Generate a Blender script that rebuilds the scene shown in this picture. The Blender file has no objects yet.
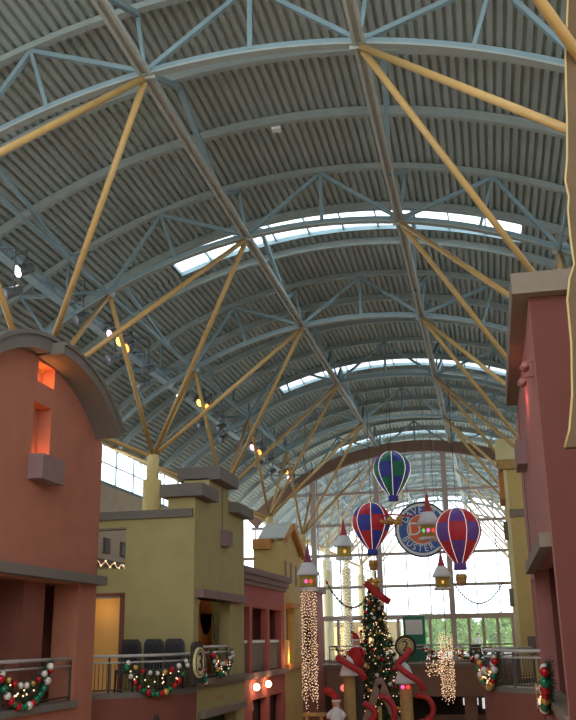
import bpy, bmesh, math, random
from math import sin, cos, pi, sqrt, asin, radians
from mathutils import Vector, Matrix
random.seed(7)
SC = bpy.context.scene
COL = SC.collection
EYE = 6.73           # eye height above the ground floor
F2 = 5.2             # upper floor level
BAY = 9.0
Y0 = 16.904          # first visible roof truss
XM = -4.298          # middle of the vault

# ------------------------------------------------------------------ materials
def lin(c):
    return tuple((v/12.92 if v <= 0.04045 else ((v+0.055)/1.055)**2.4) for v in c)
def rgb(r, g, b): return lin((r/255, g/255, b/255))
def mat(name, c, rough=0.6, metal=0.0, vary=0.08, scale=6.0, bump=0.0, emit=None, estr=0.0, spec=0.4):
    m = bpy.data.materials.new(name); m.use_nodes = True
    nt = m.node_tree; b = nt.nodes['Principled BSDF']
    b.inputs['Roughness'].default_value = rough
    b.inputs['Metallic'].default_value = metal
    b.inputs['Specular IOR Level'].default_value = spec
    tc = nt.nodes.new('ShaderNodeTexCoord')
    nz = nt.nodes.new('ShaderNodeTexNoise'); nz.inputs['Scale'].default_value = scale
    nz.inputs['Detail'].default_value = 4.0
    nt.links.new(tc.outputs['Object'], nz.inputs['Vector'])
    rp = nt.nodes.new('ShaderNodeValToRGB')
    rp.color_ramp.elements[0].position = 0.3; rp.color_ramp.elements[1].position = 0.7
    rp.color_ramp.elements[0].color = tuple(v*(1-vary) for v in c)+(1,)
    rp.color_ramp.elements[1].color = tuple(min(1, v*(1+vary)) for v in c)+(1,)
    nt.links.new(nz.outputs['Fac'], rp.inputs['Fac'])
    nt.links.new(rp.outputs['Color'], b.inputs['Base Color'])
    if bump > 0:
        bp = nt.nodes.new('ShaderNodeBump'); bp.inputs['Strength'].default_value = bump
        nz2 = nt.nodes.new('ShaderNodeTexNoise'); nz2.inputs['Scale'].default_value = scale*8
        nt.links.new(tc.outputs['Object'], nz2.inputs['Vector'])
        nt.links.new(nz2.outputs['Fac'], bp.inputs['Height'])
        nt.links.new(bp.outputs['Normal'], b.inputs['Normal'])
    if emit:
        b.inputs['Emission Color'].default_value = tuple(emit)+(1,)
        b.inputs['Emission Strength'].default_value = estr
    return m
def glass_mat(name, tint=(1, 1, 1), haze=0.0, refl=0.06):
    m = bpy.data.materials.new(name); m.use_nodes = True
    nt = m.node_tree; nt.nodes.clear()
    out = nt.nodes.new('ShaderNodeOutputMaterial')
    tr = nt.nodes.new('ShaderNodeBsdfTransparent'); tr.inputs['Color'].default_value = tuple(tint)+(1,)
    gl = nt.nodes.new('ShaderNodeBsdfGlossy'); gl.inputs['Roughness'].default_value = 0.03
    mx = nt.nodes.new('ShaderNodeMixShader'); mx.inputs['Fac'].default_value = refl
    nt.links.new(tr.outputs[0], mx.inputs[1]); nt.links.new(gl.outputs[0], mx.inputs[2])
    last = mx
    if haze > 0:
        tl = nt.nodes.new('ShaderNodeBsdfTranslucent'); tl.inputs['Color'].default_value = (.9, .93, .95, 1)
        m2 = nt.nodes.new('ShaderNodeMixShader'); m2.inputs['Fac'].default_value = haze
        nt.links.new(mx.outputs[0], m2.inputs[1]); nt.links.new(tl.outputs[0], m2.inputs[2]); last = m2
    nt.links.new(last.outputs[0], out.inputs['Surface'])
    return m
M = {}
M['deck'] = mat('ribbed metal deck', rgb(162, 170, 164), .55, .0, .07, 1.5)
M['steel'] = mat('painted blue grey steel', rgb(132, 154, 158), .45, 0, .06, 3)
M['steel_grey'] = mat('painted grey steel', rgb(158, 166, 160), .5, 0, .06, 3)  # greyer tone also stands in for warm bounce under truss bottom chords
M['steel_taupe'] = mat('taupe steel', rgb(174, 176, 168), .5, 0, .06, 3)
M['ochre'] = mat('ochre painted tube', rgb(198, 160, 98), .4, 0, .06, 3)
M['cream'] = mat('cream painted column', rgb(222, 202, 138), .5, 0, .05, 2)
M['cream2'] = mat('darker cream sleeve', rgb(208, 184, 116), .5, 0, .05, 2)
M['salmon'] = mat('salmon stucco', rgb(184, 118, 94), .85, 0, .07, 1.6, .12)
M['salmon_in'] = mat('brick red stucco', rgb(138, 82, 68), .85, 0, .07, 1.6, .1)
M['olive'] = mat('olive yellow stucco', rgb(180, 166, 112), .85, 0, .06, 1.4, .12)
M['ochre_wall'] = mat('golden yellow stucco', rgb(212, 182, 116), .85, 0, .06, 1.4, .12)
M['red'] = mat('dusky red stucco', rgb(158, 90, 80), .85, 0, .06, 1.4, .1)
M['rose'] = mat('dusty rose stucco', rgb(178, 116, 108), .85, 0, .06, 1.4, .1)  # paler tone also paints the lit atrium side of the maroon building
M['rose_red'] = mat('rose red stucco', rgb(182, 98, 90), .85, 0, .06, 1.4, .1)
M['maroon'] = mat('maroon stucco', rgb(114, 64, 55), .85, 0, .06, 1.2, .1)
M['grey_trim'] = mat('warm grey trim', rgb(124, 115, 107), .8, 0, .06, 3, .08)
M['taupe_trim'] = mat('taupe trim', rgb(140, 124, 108), .8, 0, .06, 3, .08)
M['mauve_trim'] = mat('mauve grey trim', rgb(146, 118, 116), .8, 0, .06, 3, .08)
M['beige'] = mat('beige plaster', rgb(214, 196, 172), .9, 0, .05, 1.5)
M['cream_cap'] = mat('cream stucco cap', rgb(226, 214, 160), .85, 0, .05, 2, .1)
M['white_roof'] = mat('pale roof sheet', rgb(214, 214, 204), .7, 0, .05, 2)
M['orange_trim'] = mat('orange trim', rgb(206, 142, 78), .7, 0, .06, 3)
M['orange_door'] = mat('orange wood door', rgb(206, 120, 58), .5, 0, .15, 3)
M['wood'] = mat('honey wood', rgb(184, 146, 86), .6, 0, .14, 5)
M['timber'] = mat('brown grey timber', rgb(150, 118, 98), .7, 0, .14, 6)
M['dark'] = mat('dark brown', rgb(72, 58, 54), .7, 0, .1, 4)
M['panel_brown'] = mat('brown panel', rgb(98, 74, 46), .7, 0, .1, 3)
M['panel_rim'] = mat('cream panel rim', rgb(186, 160, 104), .6, 0, .05, 3)
M['black'] = mat('black', rgb(34, 32, 34), .5, 0, .1, 4)
M['bronze'] = mat('bronze anodised frame', rgb(196, 178, 168), .5, 0, .06, 4)
M['brown_arch'] = mat('brown painted steel arch', rgb(138, 108, 90), .6, 0, .06, 3)
M['bridge_brown'] = mat('brown stucco band', rgb(150, 112, 96), .85, 0, .07, 1.5)
M['floor'] = mat('floor tile', rgb(196, 178, 154), .4, 0, .1, 2)
M['rail'] = mat('brushed rail metal', rgb(206, 198, 192), .35, 0, .05, 8)
M['rail_dark'] = mat('dark rail metal', rgb(92, 82, 78), .5, .2, .06, 8)
M['green_leaf'] = mat('dark evergreen needles', rgb(52, 74, 50), .7, 0, .3, 30)
M['tree_leaf'] = mat('daylit foliage', rgb(172, 206, 112), .7, 0, .3, 3)
M['bark'] = mat('bark', rgb(96, 76, 58), .9, 0, .2, 10)
M['b_red'] = mat('red bauble', rgb(196, 36, 42), .18, .3, .04, 5)
M['b_green'] = mat('green bauble', rgb(40, 128, 88), .18, .3, .04, 5)
M['b_gold'] = mat('gold bauble', rgb(226, 176, 92), .2, .5, .04, 5)
M['b_white'] = mat('pearl bauble', rgb(236, 226, 214), .2, .2, .04, 5)
M['fairy'] = mat('warm fairy bulb', rgb(255, 226, 180), .4, 0, 0, 5, 0, (1, .62, .38), 1.5)
M['fairy_w'] = mat('white fairy bulb', rgb(255, 240, 220), .4, 0, 0, 5, 0, (1, .84, .68), .9)
M['red_ribbon'] = mat('red ribbon', rgb(190, 44, 48), .5, 0, .06, 5)
M['red_cloth'] = mat('red cloth', rgb(190, 40, 44), .7, 0, .08, 10)
M['snow'] = mat('artificial snow', rgb(236, 234, 236), .9, 0, .04, 9, .3)
M['purple'] = mat('plum cone', rgb(150, 70, 92), .6, 0, .06, 5)
M['red_cone'] = mat('red cone', rgb(186, 72, 76), .6, 0, .06, 5)
M['turret'] = mat('mustard turret wall', rgb(186, 164, 84), .7, 0, .1, 8)
M['blue'] = mat('royal blue fabric', rgb(70, 78, 176), .5, 0, .08, 12)
M['bgreen'] = mat('emerald fabric', rgb(42, 128, 98), .5, 0, .08, 12)
M['bred'] = mat('crimson fabric', rgb(218, 58, 70), .5, 0, .08, 12)
M['bpurple'] = mat('violet fabric', rgb(124, 82, 164), .5, 0, .08, 12)
M['gold'] = mat('gold leaf', rgb(220, 176, 96), .3, .6, .15, 14)
M['basket'] = mat('wicker basket', rgb(190, 140, 86), .8, 0, .2, 30)
M['skin'] = mat('skin', rgb(214, 166, 136), .6)
M['white'] = mat('white paint', rgb(236, 234, 228), .5, 0, .03, 5)
M['sign_blue'] = mat('sign blue', rgb(60, 98, 170), .4, 0, .02, 5)
M['sign_orange'] = mat('sign orange', rgb(236, 110, 62), .4, 0, .02, 5)
M['sign_black'] = mat('sign black rim', rgb(40, 44, 56), .4, 0, .02, 5)
M['sign_cream'] = mat('sign cream', rgb(238, 226, 168), .5, 0, .02, 5)
M['wicker_dark'] = mat('dark slatted upholstery', rgb(74, 70, 74), .45, 0, .35, 22)
M['grey_metal'] = mat('grey lamp housing', rgb(110, 112, 112), .45, .3, .05, 6)
M['concrete'] = mat('outdoor paving', rgb(196, 192, 184), .9, 0, .06, .6)
M['warm_panel'] = mat('glowing amber panel', rgb(240, 190, 110), .5, 0, .05, 1, 0, (1, .6, .22), .06)
M['glass'] = glass_mat('window glass', (.97, .99, 1), 0.0, .05)
M['glass_end'] = glass_mat('end wall glass', (.95, .98, 1), 0.06, .05)  # translucent share adds a white veil standing in for window glare
M['glass_sky'] = glass_mat('skylight glazing', (.95, .98, 1), 0.25, .04)
def lens(name, c, s): return mat(name, c, .4, 0, 0, 5, 0, c, s)
M['lens_white'] = lens('white lamp lens', (1, .97, .95), 14)
M['lens_yellow'] = lens('yellow gel lens', (1, .62, .08), 5)
M['lens_orange'] = lens('orange gel lens', (1, .25, .04), 5)
M['lens_pink'] = lens('pink gel lens', (1, .5, .62), 6)
M['lens_red'] = lens('red gel lens', (1, .22, .16), .9)
M['lens_off'] = mat('unlit lens', rgb(150, 156, 160), .15, .2)
M['lens_warm'] = lens('warm bulb', (1, .66, .36), 16)
M['win_pink'] = lens('magenta lit window', (1, .12, .5), 1.2)
M['win_red'] = lens('red lit window', (1, .06, .05), 1.2)
M['win_orange'] = lens('orange lit window', (1, .4, .08), 1.2)
M['win_green'] = lens('green lit window', (.15, .8, .3), .8)

# ------------------------------------------------------------------ mesh helper
class MB:
    def __init__(s): s.v = []; s.f = []; s.mi = []; s.cur = 0; s.sm = []; s.smooth = False
    def face(s, idx): s.f.append(tuple(idx)); s.mi.append(s.cur); s.sm.append(s.smooth)
    def box(s, a, b):
        x0, x1 = sorted((a[0], b[0])); y0, y1 = sorted((a[1], b[1])); z0, z1 = sorted((a[2], b[2]))
        n = len(s.v)
        s.v += [(x0,y0,z0),(x1,y0,z0),(x1,y1,z0),(x0,y1,z0),(x0,y0,z1),(x1,y0,z1),(x1,y1,z1),(x0,y1,z1)]
        for q in ((3,2,1,0),(4,5,6,7),(0,1,5,4),(1,2,6,5),(2,3,7,6),(3,0,4,7)): s.face([n+i for i in q])
        return s
    def beam(s, p, q, w, h, up=(0, 0, 1)):
        p = Vector(p); q = Vector(q); d = (q-p).normalized(); u = Vector(up)
        if abs(d.dot(u)) > .98: u = Vector((0, 1, 0))
        r = d.cross(u).normalized(); u = r.cross(d).normalized()
        n = len(s.v)
        for e in (p, q):
            for a, b in ((-1,-1),(1,-1),(1,1),(-1,1)): s.v.append(tuple(e+r*a*w/2+u*b*h/2))
        for k in ((0,1,2,3),(7,6,5,4),(0,4,5,1),(1,5,6,2),(2,6,7,3),(3,7,4,0)): s.face([n+i for i in k])
        return s
    def sweep(s, pts, r, n=8, radii=None, caps=True):
        pts = [Vector(p) for p in pts]; old = s.smooth; s.smooth = True
        base = len(s.v); ref = Vector((0, 0, 1)); prev = None
        for i, p in enumerate(pts):
            d = (pts[min(i+1, len(pts)-1)]-pts[max(i-1, 0)]).normalized()
            if prev is None:
                a = ref if abs(d.dot(ref)) < .95 else Vector((1, 0, 0))
                x = d.cross(a).normalized()
            else:
                x = (prev - d*prev.dot(d)).normalized()
            prev = x; y = d.cross(x)
            rr = radii[i] if radii else r
            for k in range(n):
                t = 2*pi*k/n; s.v.append(tuple(p+x*cos(t)*rr+y*sin(t)*rr))
        for i in range(len(pts)-1):
            for k in range(n):
                a = base+i*n+k; b = base+i*n+(k+1) % n
                s.face((a, b, b+n, a+n))
        if caps:
            s.smooth = False
            s.face([base+k for k in range(n)][::-1]); s.face([base+(len(pts)-1)*n+k for k in range(n)])
        s.smooth = old
        return s
    def tube(s, p, q, r, n=8): return s.sweep([p, q], r, n)
    def lathe(s, prof, c, n=16, axis='z'):
        old = s.smooth; s.smooth = True; base = len(s.v); c = Vector(c)
        for (r, h) in prof:
            for k in range(n):
                t = 2*pi*k/n
                o = (r*cos(t), r*sin(t), h)
                if axis == 'y': o = (r*cos(t), h, r*sin(t))
                if axis == 'x': o = (h, r*cos(t), r*sin(t))
                s.v.append(tuple(c+Vector(o)))
        for i in range(len(prof)-1):
            for k in range(n):
                a = base+i*n+k; b = base+i*n+(k+1) % n
                s.face((a, b, b+n, a+n))
        s.smooth = False
        s.face([base+k for k in range(n)][::-1]); s.face([base+(len(prof)-1)*n+k for k in range(n)])
        s.smooth = old
        return s
    def ball(s, c, r, n=8, m=6, sz=1.0):
        return s.lathe([(max(.001, r*sin(pi*i/m)), -r*sz*cos(pi*i/m)) for i in range(m+1)], c, n)
    def prism(s, poly, vec):
        n = len(poly); base = len(s.v); vec = Vector(vec)
        s.v += [tuple(p) for p in poly] + [tuple(Vector(p)+vec) for p in poly]
        s.face([base+i for i in range(n)][::-1]); s.face([base+n+i for i in range(n)])
        for i in range(n):
            j = (i+1) % n; s.face((base+i, base+j, base+n+j, base+n+i))
        return s
    def arcbar(s, R0, R1, y0, y1, a0, a1, n=40, cx=None, cz=None):
        """curved bar about an axis along Y (angles from the top)"""
        cx = XM if cx is None else cx; cz = ZC if cz is None else cz
        base = len(s.v); old = s.smooth
        for i in range(n+1):
            t = a0+(a1-a0)*i/n
            for (R, y) in ((R0, y0), (R0, y1), (R1, y1), (R1, y0)):
                s.v.append((cx+R*sin(t), y, cz+R*cos(t)))
        for i in range(n):
            for k in range(4):
                a = base+4*i+k; b = base+4*i+(k+1) % 4
                s.face((a, b, b+4, a+4))
        s.face([base+3, base+2, base+1, base]); s.face([base+4*n+k for k in range(4)])
        return s
    def build(s, name, m, parent=None, recalc=True):
        me = bpy.data.meshes.new(name)
        off = Vector((0, 0, 0))
        if parent is not None:
            q = parent
            while q is not None: off += q.location; q = q.parent
        me.from_pydata([tuple(Vector(p)-off) for p in s.v], [], s.f)
        ms = m if isinstance(m, (list, tuple)) else [m]
        for k in ms: me.materials.append(M[k] if isinstance(k, str) else k)
        for p, i, sm in zip(me.polygons, s.mi, s.sm): p.material_index = i; p.use_smooth = sm
        if recalc:
            bm = bmesh.new(); bm.from_mesh(me); bmesh.ops.recalc_face_normals(bm, faces=bm.faces); bm.to_mesh(me); bm.free()
        o = bpy.data.objects.new(name, me); COL.objects.link(o)
        if parent is not None: o.parent = parent
        return o
def tag(o, label, cat, group=None, kind=None):
    o['label'] = label; o['category'] = cat
    if group: o['group'] = group
    if kind: o['kind'] = kind
    return o
def struct(o, label=None, cat=None):
    o['kind'] = 'structure'
    if label: o['label'] = label
    if cat: o['category'] = cat
    return o
def thing(name, label, cat, loc=(0, 0, 0), group=None):
    o = bpy.data.objects.new(name, None); COL.objects.link(o); o.location = loc
    o.empty_display_size = .2
    return tag(o, label, cat, group)
def kids(o): return [c for c in bpy.data.objects if c.parent == o]
def dup(o, loc, label=None, rz=None, scale=None):
    r = o.copy(); COL.objects.link(r); r.location = loc
    if rz is not None: r.rotation_euler = (0, 0, rz)
    if scale: r.scale = (scale,)*3
    if label: r['label'] = label
    for c in list(o.children):
        d = c.copy(); COL.objects.link(d); d.parent = r
        for g in list(c.children):
            e = g.copy(); COL.objects.link(e); e.parent = d
    return r
ORD = ['nearest', 'second', 'third', 'fourth', 'fifth', 'sixth', 'seventh', 'eighth', 'ninth', 'tenth', 'eleventh', 'twelfth', 'thirteenth',
       'fourteenth', 'fifteenth', 'sixteenth', 'seventeenth', 'eighteenth', 'nineteenth', 'twentieth', 'twenty-first']

# ------------------------------------------------------------------ vault geometry
RB = 15.65; RT = 17.42; RD = 17.66
ZC = EYE + 1.3583*BAY - sqrt(RB*RB-2.424**2)
AI = asin(2.424/RB); AO = asin(7.017/RB); AE = radians(46.9)
def vp(R, a, y): return (XM+R*sin(a), y, ZC+R*cos(a))
YEND = 100.0; YBEG = 3.0
sky_k = [-1, 1, 3, 5, 7]  # first strip lies out of view, added for extra daylight
SK0, SK1 = 2.85, 4.95
ASK = 6.4/RD
# ---- ribbed deck
def deck_strip(mb, y0, y1, a0, a1):
    pitch = .235/RD; n = max(2, round((a1-a0)/pitch)); st = (a1-a0)/n
    prof = []
    for i in range(n):
        t = a0+i*st
        prof += [(t, RD), (t+st*.5, RD), (t+st*.62, RD+.09), (t+st*.88, RD+.09)]
    prof.append((a1, RD))
    b = len(mb.v)
    for (t, R) in prof: mb.v.append(vp(R, t, y0)); mb.v.append(vp(R, t, y1))
    for i in range(len(prof)-1): mb.face((b+2*i, b+2*i+1, b+2*i+3, b+2*i+2))
    c = len(mb.v); m = 40
    for i in range(m+1):
        t = a0+(a1-a0)*i/m; mb.v.append(vp(RD+.2, t, y0)); mb.v.append(vp(RD+.2, t, y1))
    for i in range(m): mb.face((c+2*i, c+2*i+2, c+2*i+3, c+2*i+1))
mb = MB(); y = YBEG
for k in sky_k:
    s0 = Y0+BAY*k+SK0; s1 = Y0+BAY*k+SK1
    deck_strip(mb, y, s0, -AE, AE)
    deck_strip(mb, s0, s1, -AE, -ASK); deck_strip(mb, s0, s1, ASK, AE)
    y = s1
deck_strip(mb, y, YEND, -AE, AE)
struct(mb.build('ceiling', 'deck', None, recalc=False), 'ribbed grey metal vault deck over the whole hall', 'ceiling')
# ---- skylights
for i, k in enumerate(sky_k):
    s0 = Y0+BAY*k+SK0; s1 = Y0+BAY*k+SK1
    root = bpy.data.objects.new('window_%d' % (i+5), None); COL.objects.link(root); root.location = (XM, s0, ZC+RD)
    struct(root)
    f = MB()
    f.arcbar(RD-.02, RD+.22, s0-.08, s0, -ASK, ASK); f.arcbar(RD-.02, RD+.22, s1, s1+.08, -ASK, ASK)
    for j in range(11):
        a = -ASK+2*ASK*j/10
        f.beam(vp(RD+.1, a, s0), vp(RD+.1, a, s1), .05, .12)
    fo = f.build('skylight_frame', 'steel', root); fo['kind'] = 'structure'
    g = MB(); g.arcbar(RD+.12, RD+.14, s0, s1, -ASK, ASK)
    go = g.build('skylight_glazing', 'glass_sky', root); go['kind'] = 'structure'

# ---- trusses
def truss(k):
    y = Y0+BAY*k
    root = thing('roof_truss', 'x', 'roof truss', (XM, y, ZC+RB), 'arched roof trusses across the hall')
    e = radians(42)
    b = MB(); b.arcbar(RB-.03, RB+.02, y-.1, y+.1, -e, e, 60); b.cur = 1; b.arcbar(RB+.02, RB+.17, y-.035, y+.035, -e, e, 60); b.build('bottom_chord', ['steel_grey', 'steel'], root)  # grey flange and blue web put warm bounce and cool skylight into colour
    t = MB(); t.arcbar(RT+.02, RT+.07, y-.1, y+.1, -AE, AE, 60); t.arcbar(RT+.07, RD-.01, y-.04, y+.04, -AE, AE, 60); t.build('top_chord', 'steel_grey', root)
    AM = (AI+AO)/2; A3 = AO+(AO-AM)
    segs = [(0, 0)]
    for s in (-1, 1):
        segs += [(s*AI, 0), (s*AI, s*AM), (s*AO, s*AM), (s*AO, s*A3)]
    for (ab, at) in segs:
        w = MB(); w.beam(vp(RB+.1, ab, y), vp(RT, at, y), .11, .11, (0, 1, 0)); w.build('web_strut', 'steel', root)
    for a in (-A3, -AM, -AI, AI, AM, A3):
        w = MB(); w.beam(vp(RB+.1, a, y), vp(RT, a, y), .09, .09, (0, 1, 0)); w.build('web_post', 'steel', root)
    for a in (-AO, -AI, AI, AO):
        g = MB(); g.box(Vector(vp(RB+.05, a, y))-Vector((.22, .03, .14)), Vector(vp(RB+.05, a, y))+Vector((.22, .03, .2))); g.build('gusset_plate', 'steel_taupe', root)
    return root
t0 = truss(0)
tl = ['nearest arched blue-grey roof truss, above the first yellow struts', 'second arched roof truss, just in front of the nearest skylight strip',
      'third arched roof truss, between the two brightest skylight strips', 'fourth arched roof truss, beside the middle skylight strip',
      'fifth arched roof truss, just short of the brown end arch', 'sixth arched roof truss, right behind the brown end arch',
      'arched roof truss outside the glass wall, first of those beyond it', 'arched roof truss outside the glass wall, second beyond it',
      'arched roof truss outside the glass wall, third beyond it', 'farthest arched roof truss, outside near the canopy end']
t0['label'] = tl[0]
for k in range(1, 10): dup(t0, (XM, Y0+BAY*k, ZC+RB), tl[k])
# ---- rafters
def rafter(y):
    r = MB(); r.arcbar(RD-.3, RD-.26, y-.09, y+.09, -AE, AE, 60); r.arcbar(RD-.26, RD-.01, y-.03, y+.03, -AE, AE, 60)
    return r.build('roof_rafter', 'steel_grey')
ry = [Y0+BAY*k+d for k in range(0, 9) for d in (2.75, 5.7)]
r0 = rafter(ry[0])
for i, y in enumerate(ry):
    o = r0 if i == 0 else r0.copy()
    if i: COL.objects.link(o); o.location = (0, y-ry[0], 0)
    tag(o, '%s curved grey rafter under the ribbed deck, counted from the near end' % ORD[i], 'rafter', 'curved rafters under the deck')
# ---- longitudinal trusses
for a, nm in ((-AO, 'leftmost long blue-grey roof girder, above the left yellow columns'), (-AI, 'long roof girder left of the vault crown, linking the left strut tops'),
              (AI, 'long roof girder right of the vault crown, linking the right strut tops'), (AO, 'rightmost long roof girder, above the right building')):
    root = thing('roof_girder', nm, 'roof girder', vp(RB, a, Y0), 'long girders along the vault')
    c = MB()
    inner = abs(a) < .3
    w = .075 if inner else .07
    for sx in ((-1, 1) if inner else (0,)):
        p = Vector(vp(RB+.02, a, YBEG)); q = Vector(vp(RB+.02, a, YEND-1)); dx = Vector((.1*sx, 0, 0)); c.beam(p+dx, q+dx, w, .12)
    if inner:
        c.beam(Vector(vp(RB+.05, a, YBEG)), Vector(vp(RB+.05, a, YEND-1)), .14, .04)
    c.build('bottom_chord', 'steel_taupe' if inner else 'steel', root)
    for k in range(-1, 9):
        y = Y0+BAY*k
        for (p, q) in ((0, 3), (6, 3), (6, 9)):
            Rp = RB+.05 if p != 3 else RT; Rq = RT
            m = MB(); m.beam(vp(RB+.05, a, y+p), vp(RD-.3, a, y+q), .13 if inner else .09, .13 if inner else .09); m.build('web_strut', 'steel', root)

# ---- branching columns
CZ = EYE+.7045*BAY
def branching(k, side):
    X = XM+side*7.05; y = Y0+BAY*(k+.5)
    root = thing('branching_column', 'x', 'column', (X, y, 0), 'branching columns carrying the roof')
    c = MB(); c.lathe([(.23, 11.9), (.23, CZ-.1), (.17, CZ)], (X, y, 0), 8); c.build('shaft', 'cream', root)
    c = MB(); c.lathe([(.35, .0), (.35, 12.15), (.23, 12.2)], (X, y, 0), 8); c.build('sleeve', 'cream2', root)
    for a in (AI, AO):
        for d in (-1, 1):
            m = MB(); top = Vector(vp(RB-.02, side*a, y+d*BAY/2)); p = Vector((X, y, CZ-.05))
            m.sweep([p, top-(top-p).normalized()*.12], .08, 10); m.build('branch', 'ochre', root)
    if side < 0:
        m = MB(); m.sweep([(X, y, CZ-.08), (-16.5, y-.4, 15.3)], .075, 10); m.build('side_strut', 'ochre', root)
    return root
bl = branching(0, -1); br = branching(0, 1)
CL = {-1: 'branching column left of the frame, only its yellow strut reaches the nearest truss', 0: 'cream column with yellow branches, mostly hidden behind the salmon arched building', 1: 'cream branching column standing behind the olive wall with the grey cap',
      2: 'cream branching column hidden behind the stepped olive tower', 3: 'cream branching column behind the yellow gabled building',
      4: 'cream branching column next to the plum-roofed turret by the glass wall', 5: 'first cream branching column outside the glass wall, left row',
      6: 'second cream branching column outside the glass wall, left row', 7: 'third cream branching column outside the glass wall, left row', 8: 'last cream branching column outside the glass wall, left row'}
CR = {-1: 'yellow branching column of the right row, nearest, out of frame to the right', 0: 'branching column behind the maroon right building, its yellow struts reach the nearest truss',
      1: 'branching column behind the maroon right building, its struts reach the second truss', 2: 'branching column behind the cream-capped right building, struts reach the third truss',
      3: 'branching column of the right row, struts reach the fourth truss', 4: 'branching column of the right row, last before the glass wall',
      5: 'first branching column outside the glass wall, right row', 6: 'second branching column outside the glass wall, right row',
      7: 'third branching column outside the glass wall, right row', 8: 'last branching column outside the glass wall, right row'}
bl['label'] = CL[0]; br['label'] = CR[0]
for k in (-1, 1, 2, 3, 4, 5, 6, 7, 8): dup(bl, (XM-7.05, Y0+BAY*(k+.5), 0), CL[k])
for k in (-1, 1, 2, 3, 4, 5, 6, 7, 8): dup(br, (XM+7.05, Y0+BAY*(k+.5), 0), CR[k])

# ------------------------------------------------------------------ shell: floors, walls, windows
XL, XR, YE = -17.0, 8.4, 60.6
mb = MB(); mb.box((XL-.3, YBEG-6, -.3), (XR+.3, YE, 0)); struct(mb.build('floor', 'floor'))
mb = MB(); mb.box((XL, YBEG-6, F2-.35), (-11.4, YE, F2)); struct(mb.build('floor_gallery_left', 'floor'))
mb = MB(); mb.box((2.3, YBEG-6, F2-.35), (XR, YE, F2)); struct(mb.build('floor_gallery_right', 'floor'))
mb = MB(); mb.box((-60, YE+.3, F2-.4), (60, 190, F2-.02)); tag(mb.build('outdoor_ground', 'concrete'), 'pale outdoor paving beyond the glass end wall', 'ground', None, 'structure')
zdeck = ZC+sqrt(RD**2-(XL-XM)**2)
def side_wall(name, wname, X, s, label):
    mb = MB(); mb.box((X, YBEG-6, 0), (X+s*.3, YE+.2, 13.75)); mb.box((X, YBEG-6, 15.68), (X+s*.2, YE+.2, zdeck+.1))
    struct(mb.build(name, 'beige'))
    root = bpy.data.objects.new(wname, None); COL.objects.link(root); root.location = (X, YBEG, 13.75); struct(root)
    f = MB(); f.box((X-s*.05, YBEG-6, 13.7), (X+s*.2, YE+.2, 13.82)); f.box((X-s*.05, YBEG-6, 15.6), (X+s*.2, YE+.2, 15.72)); f.box((X+s*.05, YBEG-6, 14.7), (X+s*.12, YE, 14.75))
    yy = YBEG-5
    while yy < YE:
        f.box((X+s*.02, yy-.025, 13.8), (X+s*.1, yy+.025, 15.65)); yy += 2.25
    fo = f.build('window_frame', 'steel', root); fo['kind'] = 'structure'
    g = MB(); g.box((X+s*.08, YBEG-6, 13.8), (X+s*.1, YE, 15.65)); go = g.build('pane', 'glass', root); go['kind'] = 'structure'
side_wall('wall_left', 'window_1', XL, -1, '')
side_wall('wall_right', 'window_2', XR, 1, '')
mb = MB(); mb.box((XL, YBEG-6.3, 0), (XR, YBEG-6, 12.5)); struct(mb.build('wall_back', 'beige'))  # unseen wall, height chosen to limit daylight through the open back

# ---- glass end wall
root = bpy.data.objects.new('window_3', None); COL.objects.link(root); root.location = (XM, YE, 0); struct(root)
ea = asin(11.3/17.0)
f = MB()
for x in (-11.2, -6.92, -2.44, 1.9):
    zt = ZC+sqrt((RB-.7)**2-(x-XM)**2)
    f.box((x-.17, YE-.2, F2), (x+.17, YE+.2, zt+.2))
    f.box((x-.17, YE-.2, 0), (x+.17, YE+.2, F2))
def chord(z): return sqrt(max(.01, (RB-.4)**2-(z-ZC)**2))
for z, h in ((9.9, .09), (11.93, .09), (13.9, .09), (15.95, .09)):
    c = chord(z); f.box((max(XL, XM-c), YE-.1, z-h), (min(XR, XM+c), YE+.1, z+h))
f.box((XL, YE-.16, 7.82), (XR, YE+.16, 8.12))
x = -15.2
while x < XR:
    zt = ZC+sqrt(max(1, (RB-.5)**2-(x-XM)**2))
    f.box((x-.03, YE-.06, 8.0), (x+.03, YE+.06, zt)); x += 1.43
for x in (-12.6, -11.9, -10.75, -9.75, -8.9, -7.9, -5.9, -4.9, -3.9, -1.5, -.62, .25, 1.15, 3, 4, 5):
    f.box((x-.09, YE-.1, F2), (x+.09, YE+.1, 7.9))
f.box((XL, YE-.1, F2), (XR, YE+.1, F2+.25))
fo = f.build('window_frame', 'bronze', root); fo['kind'] = 'structure'
g = MB()
poly = [(XL, YE, F2), (XR, YE, F2), (XR, YE, 14.2)] + [(XM+(RB-.5)*sin(t), YE, ZC+(RB-.5)*cos(t)) for t in [radians(46)*(1-2*i/24) for i in range(25)]] + [(XL, YE, 14.2)]
g.prism(poly, (0, .02, 0)); go = g.build('pane', 'glass_end', root); go['kind'] = 'structure'
a = MB(); a.arcbar(RB-.62, RB+.12, YE-.3, YE+.1, -radians(46), radians(46), 60)
a.box((XL, YE-.25, 0), (XR, YE+.1, F2-.02))
struct(a.build('wall_end', 'brown_arch'), 'brown arched beam over the glass end wall', 'wall')

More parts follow.
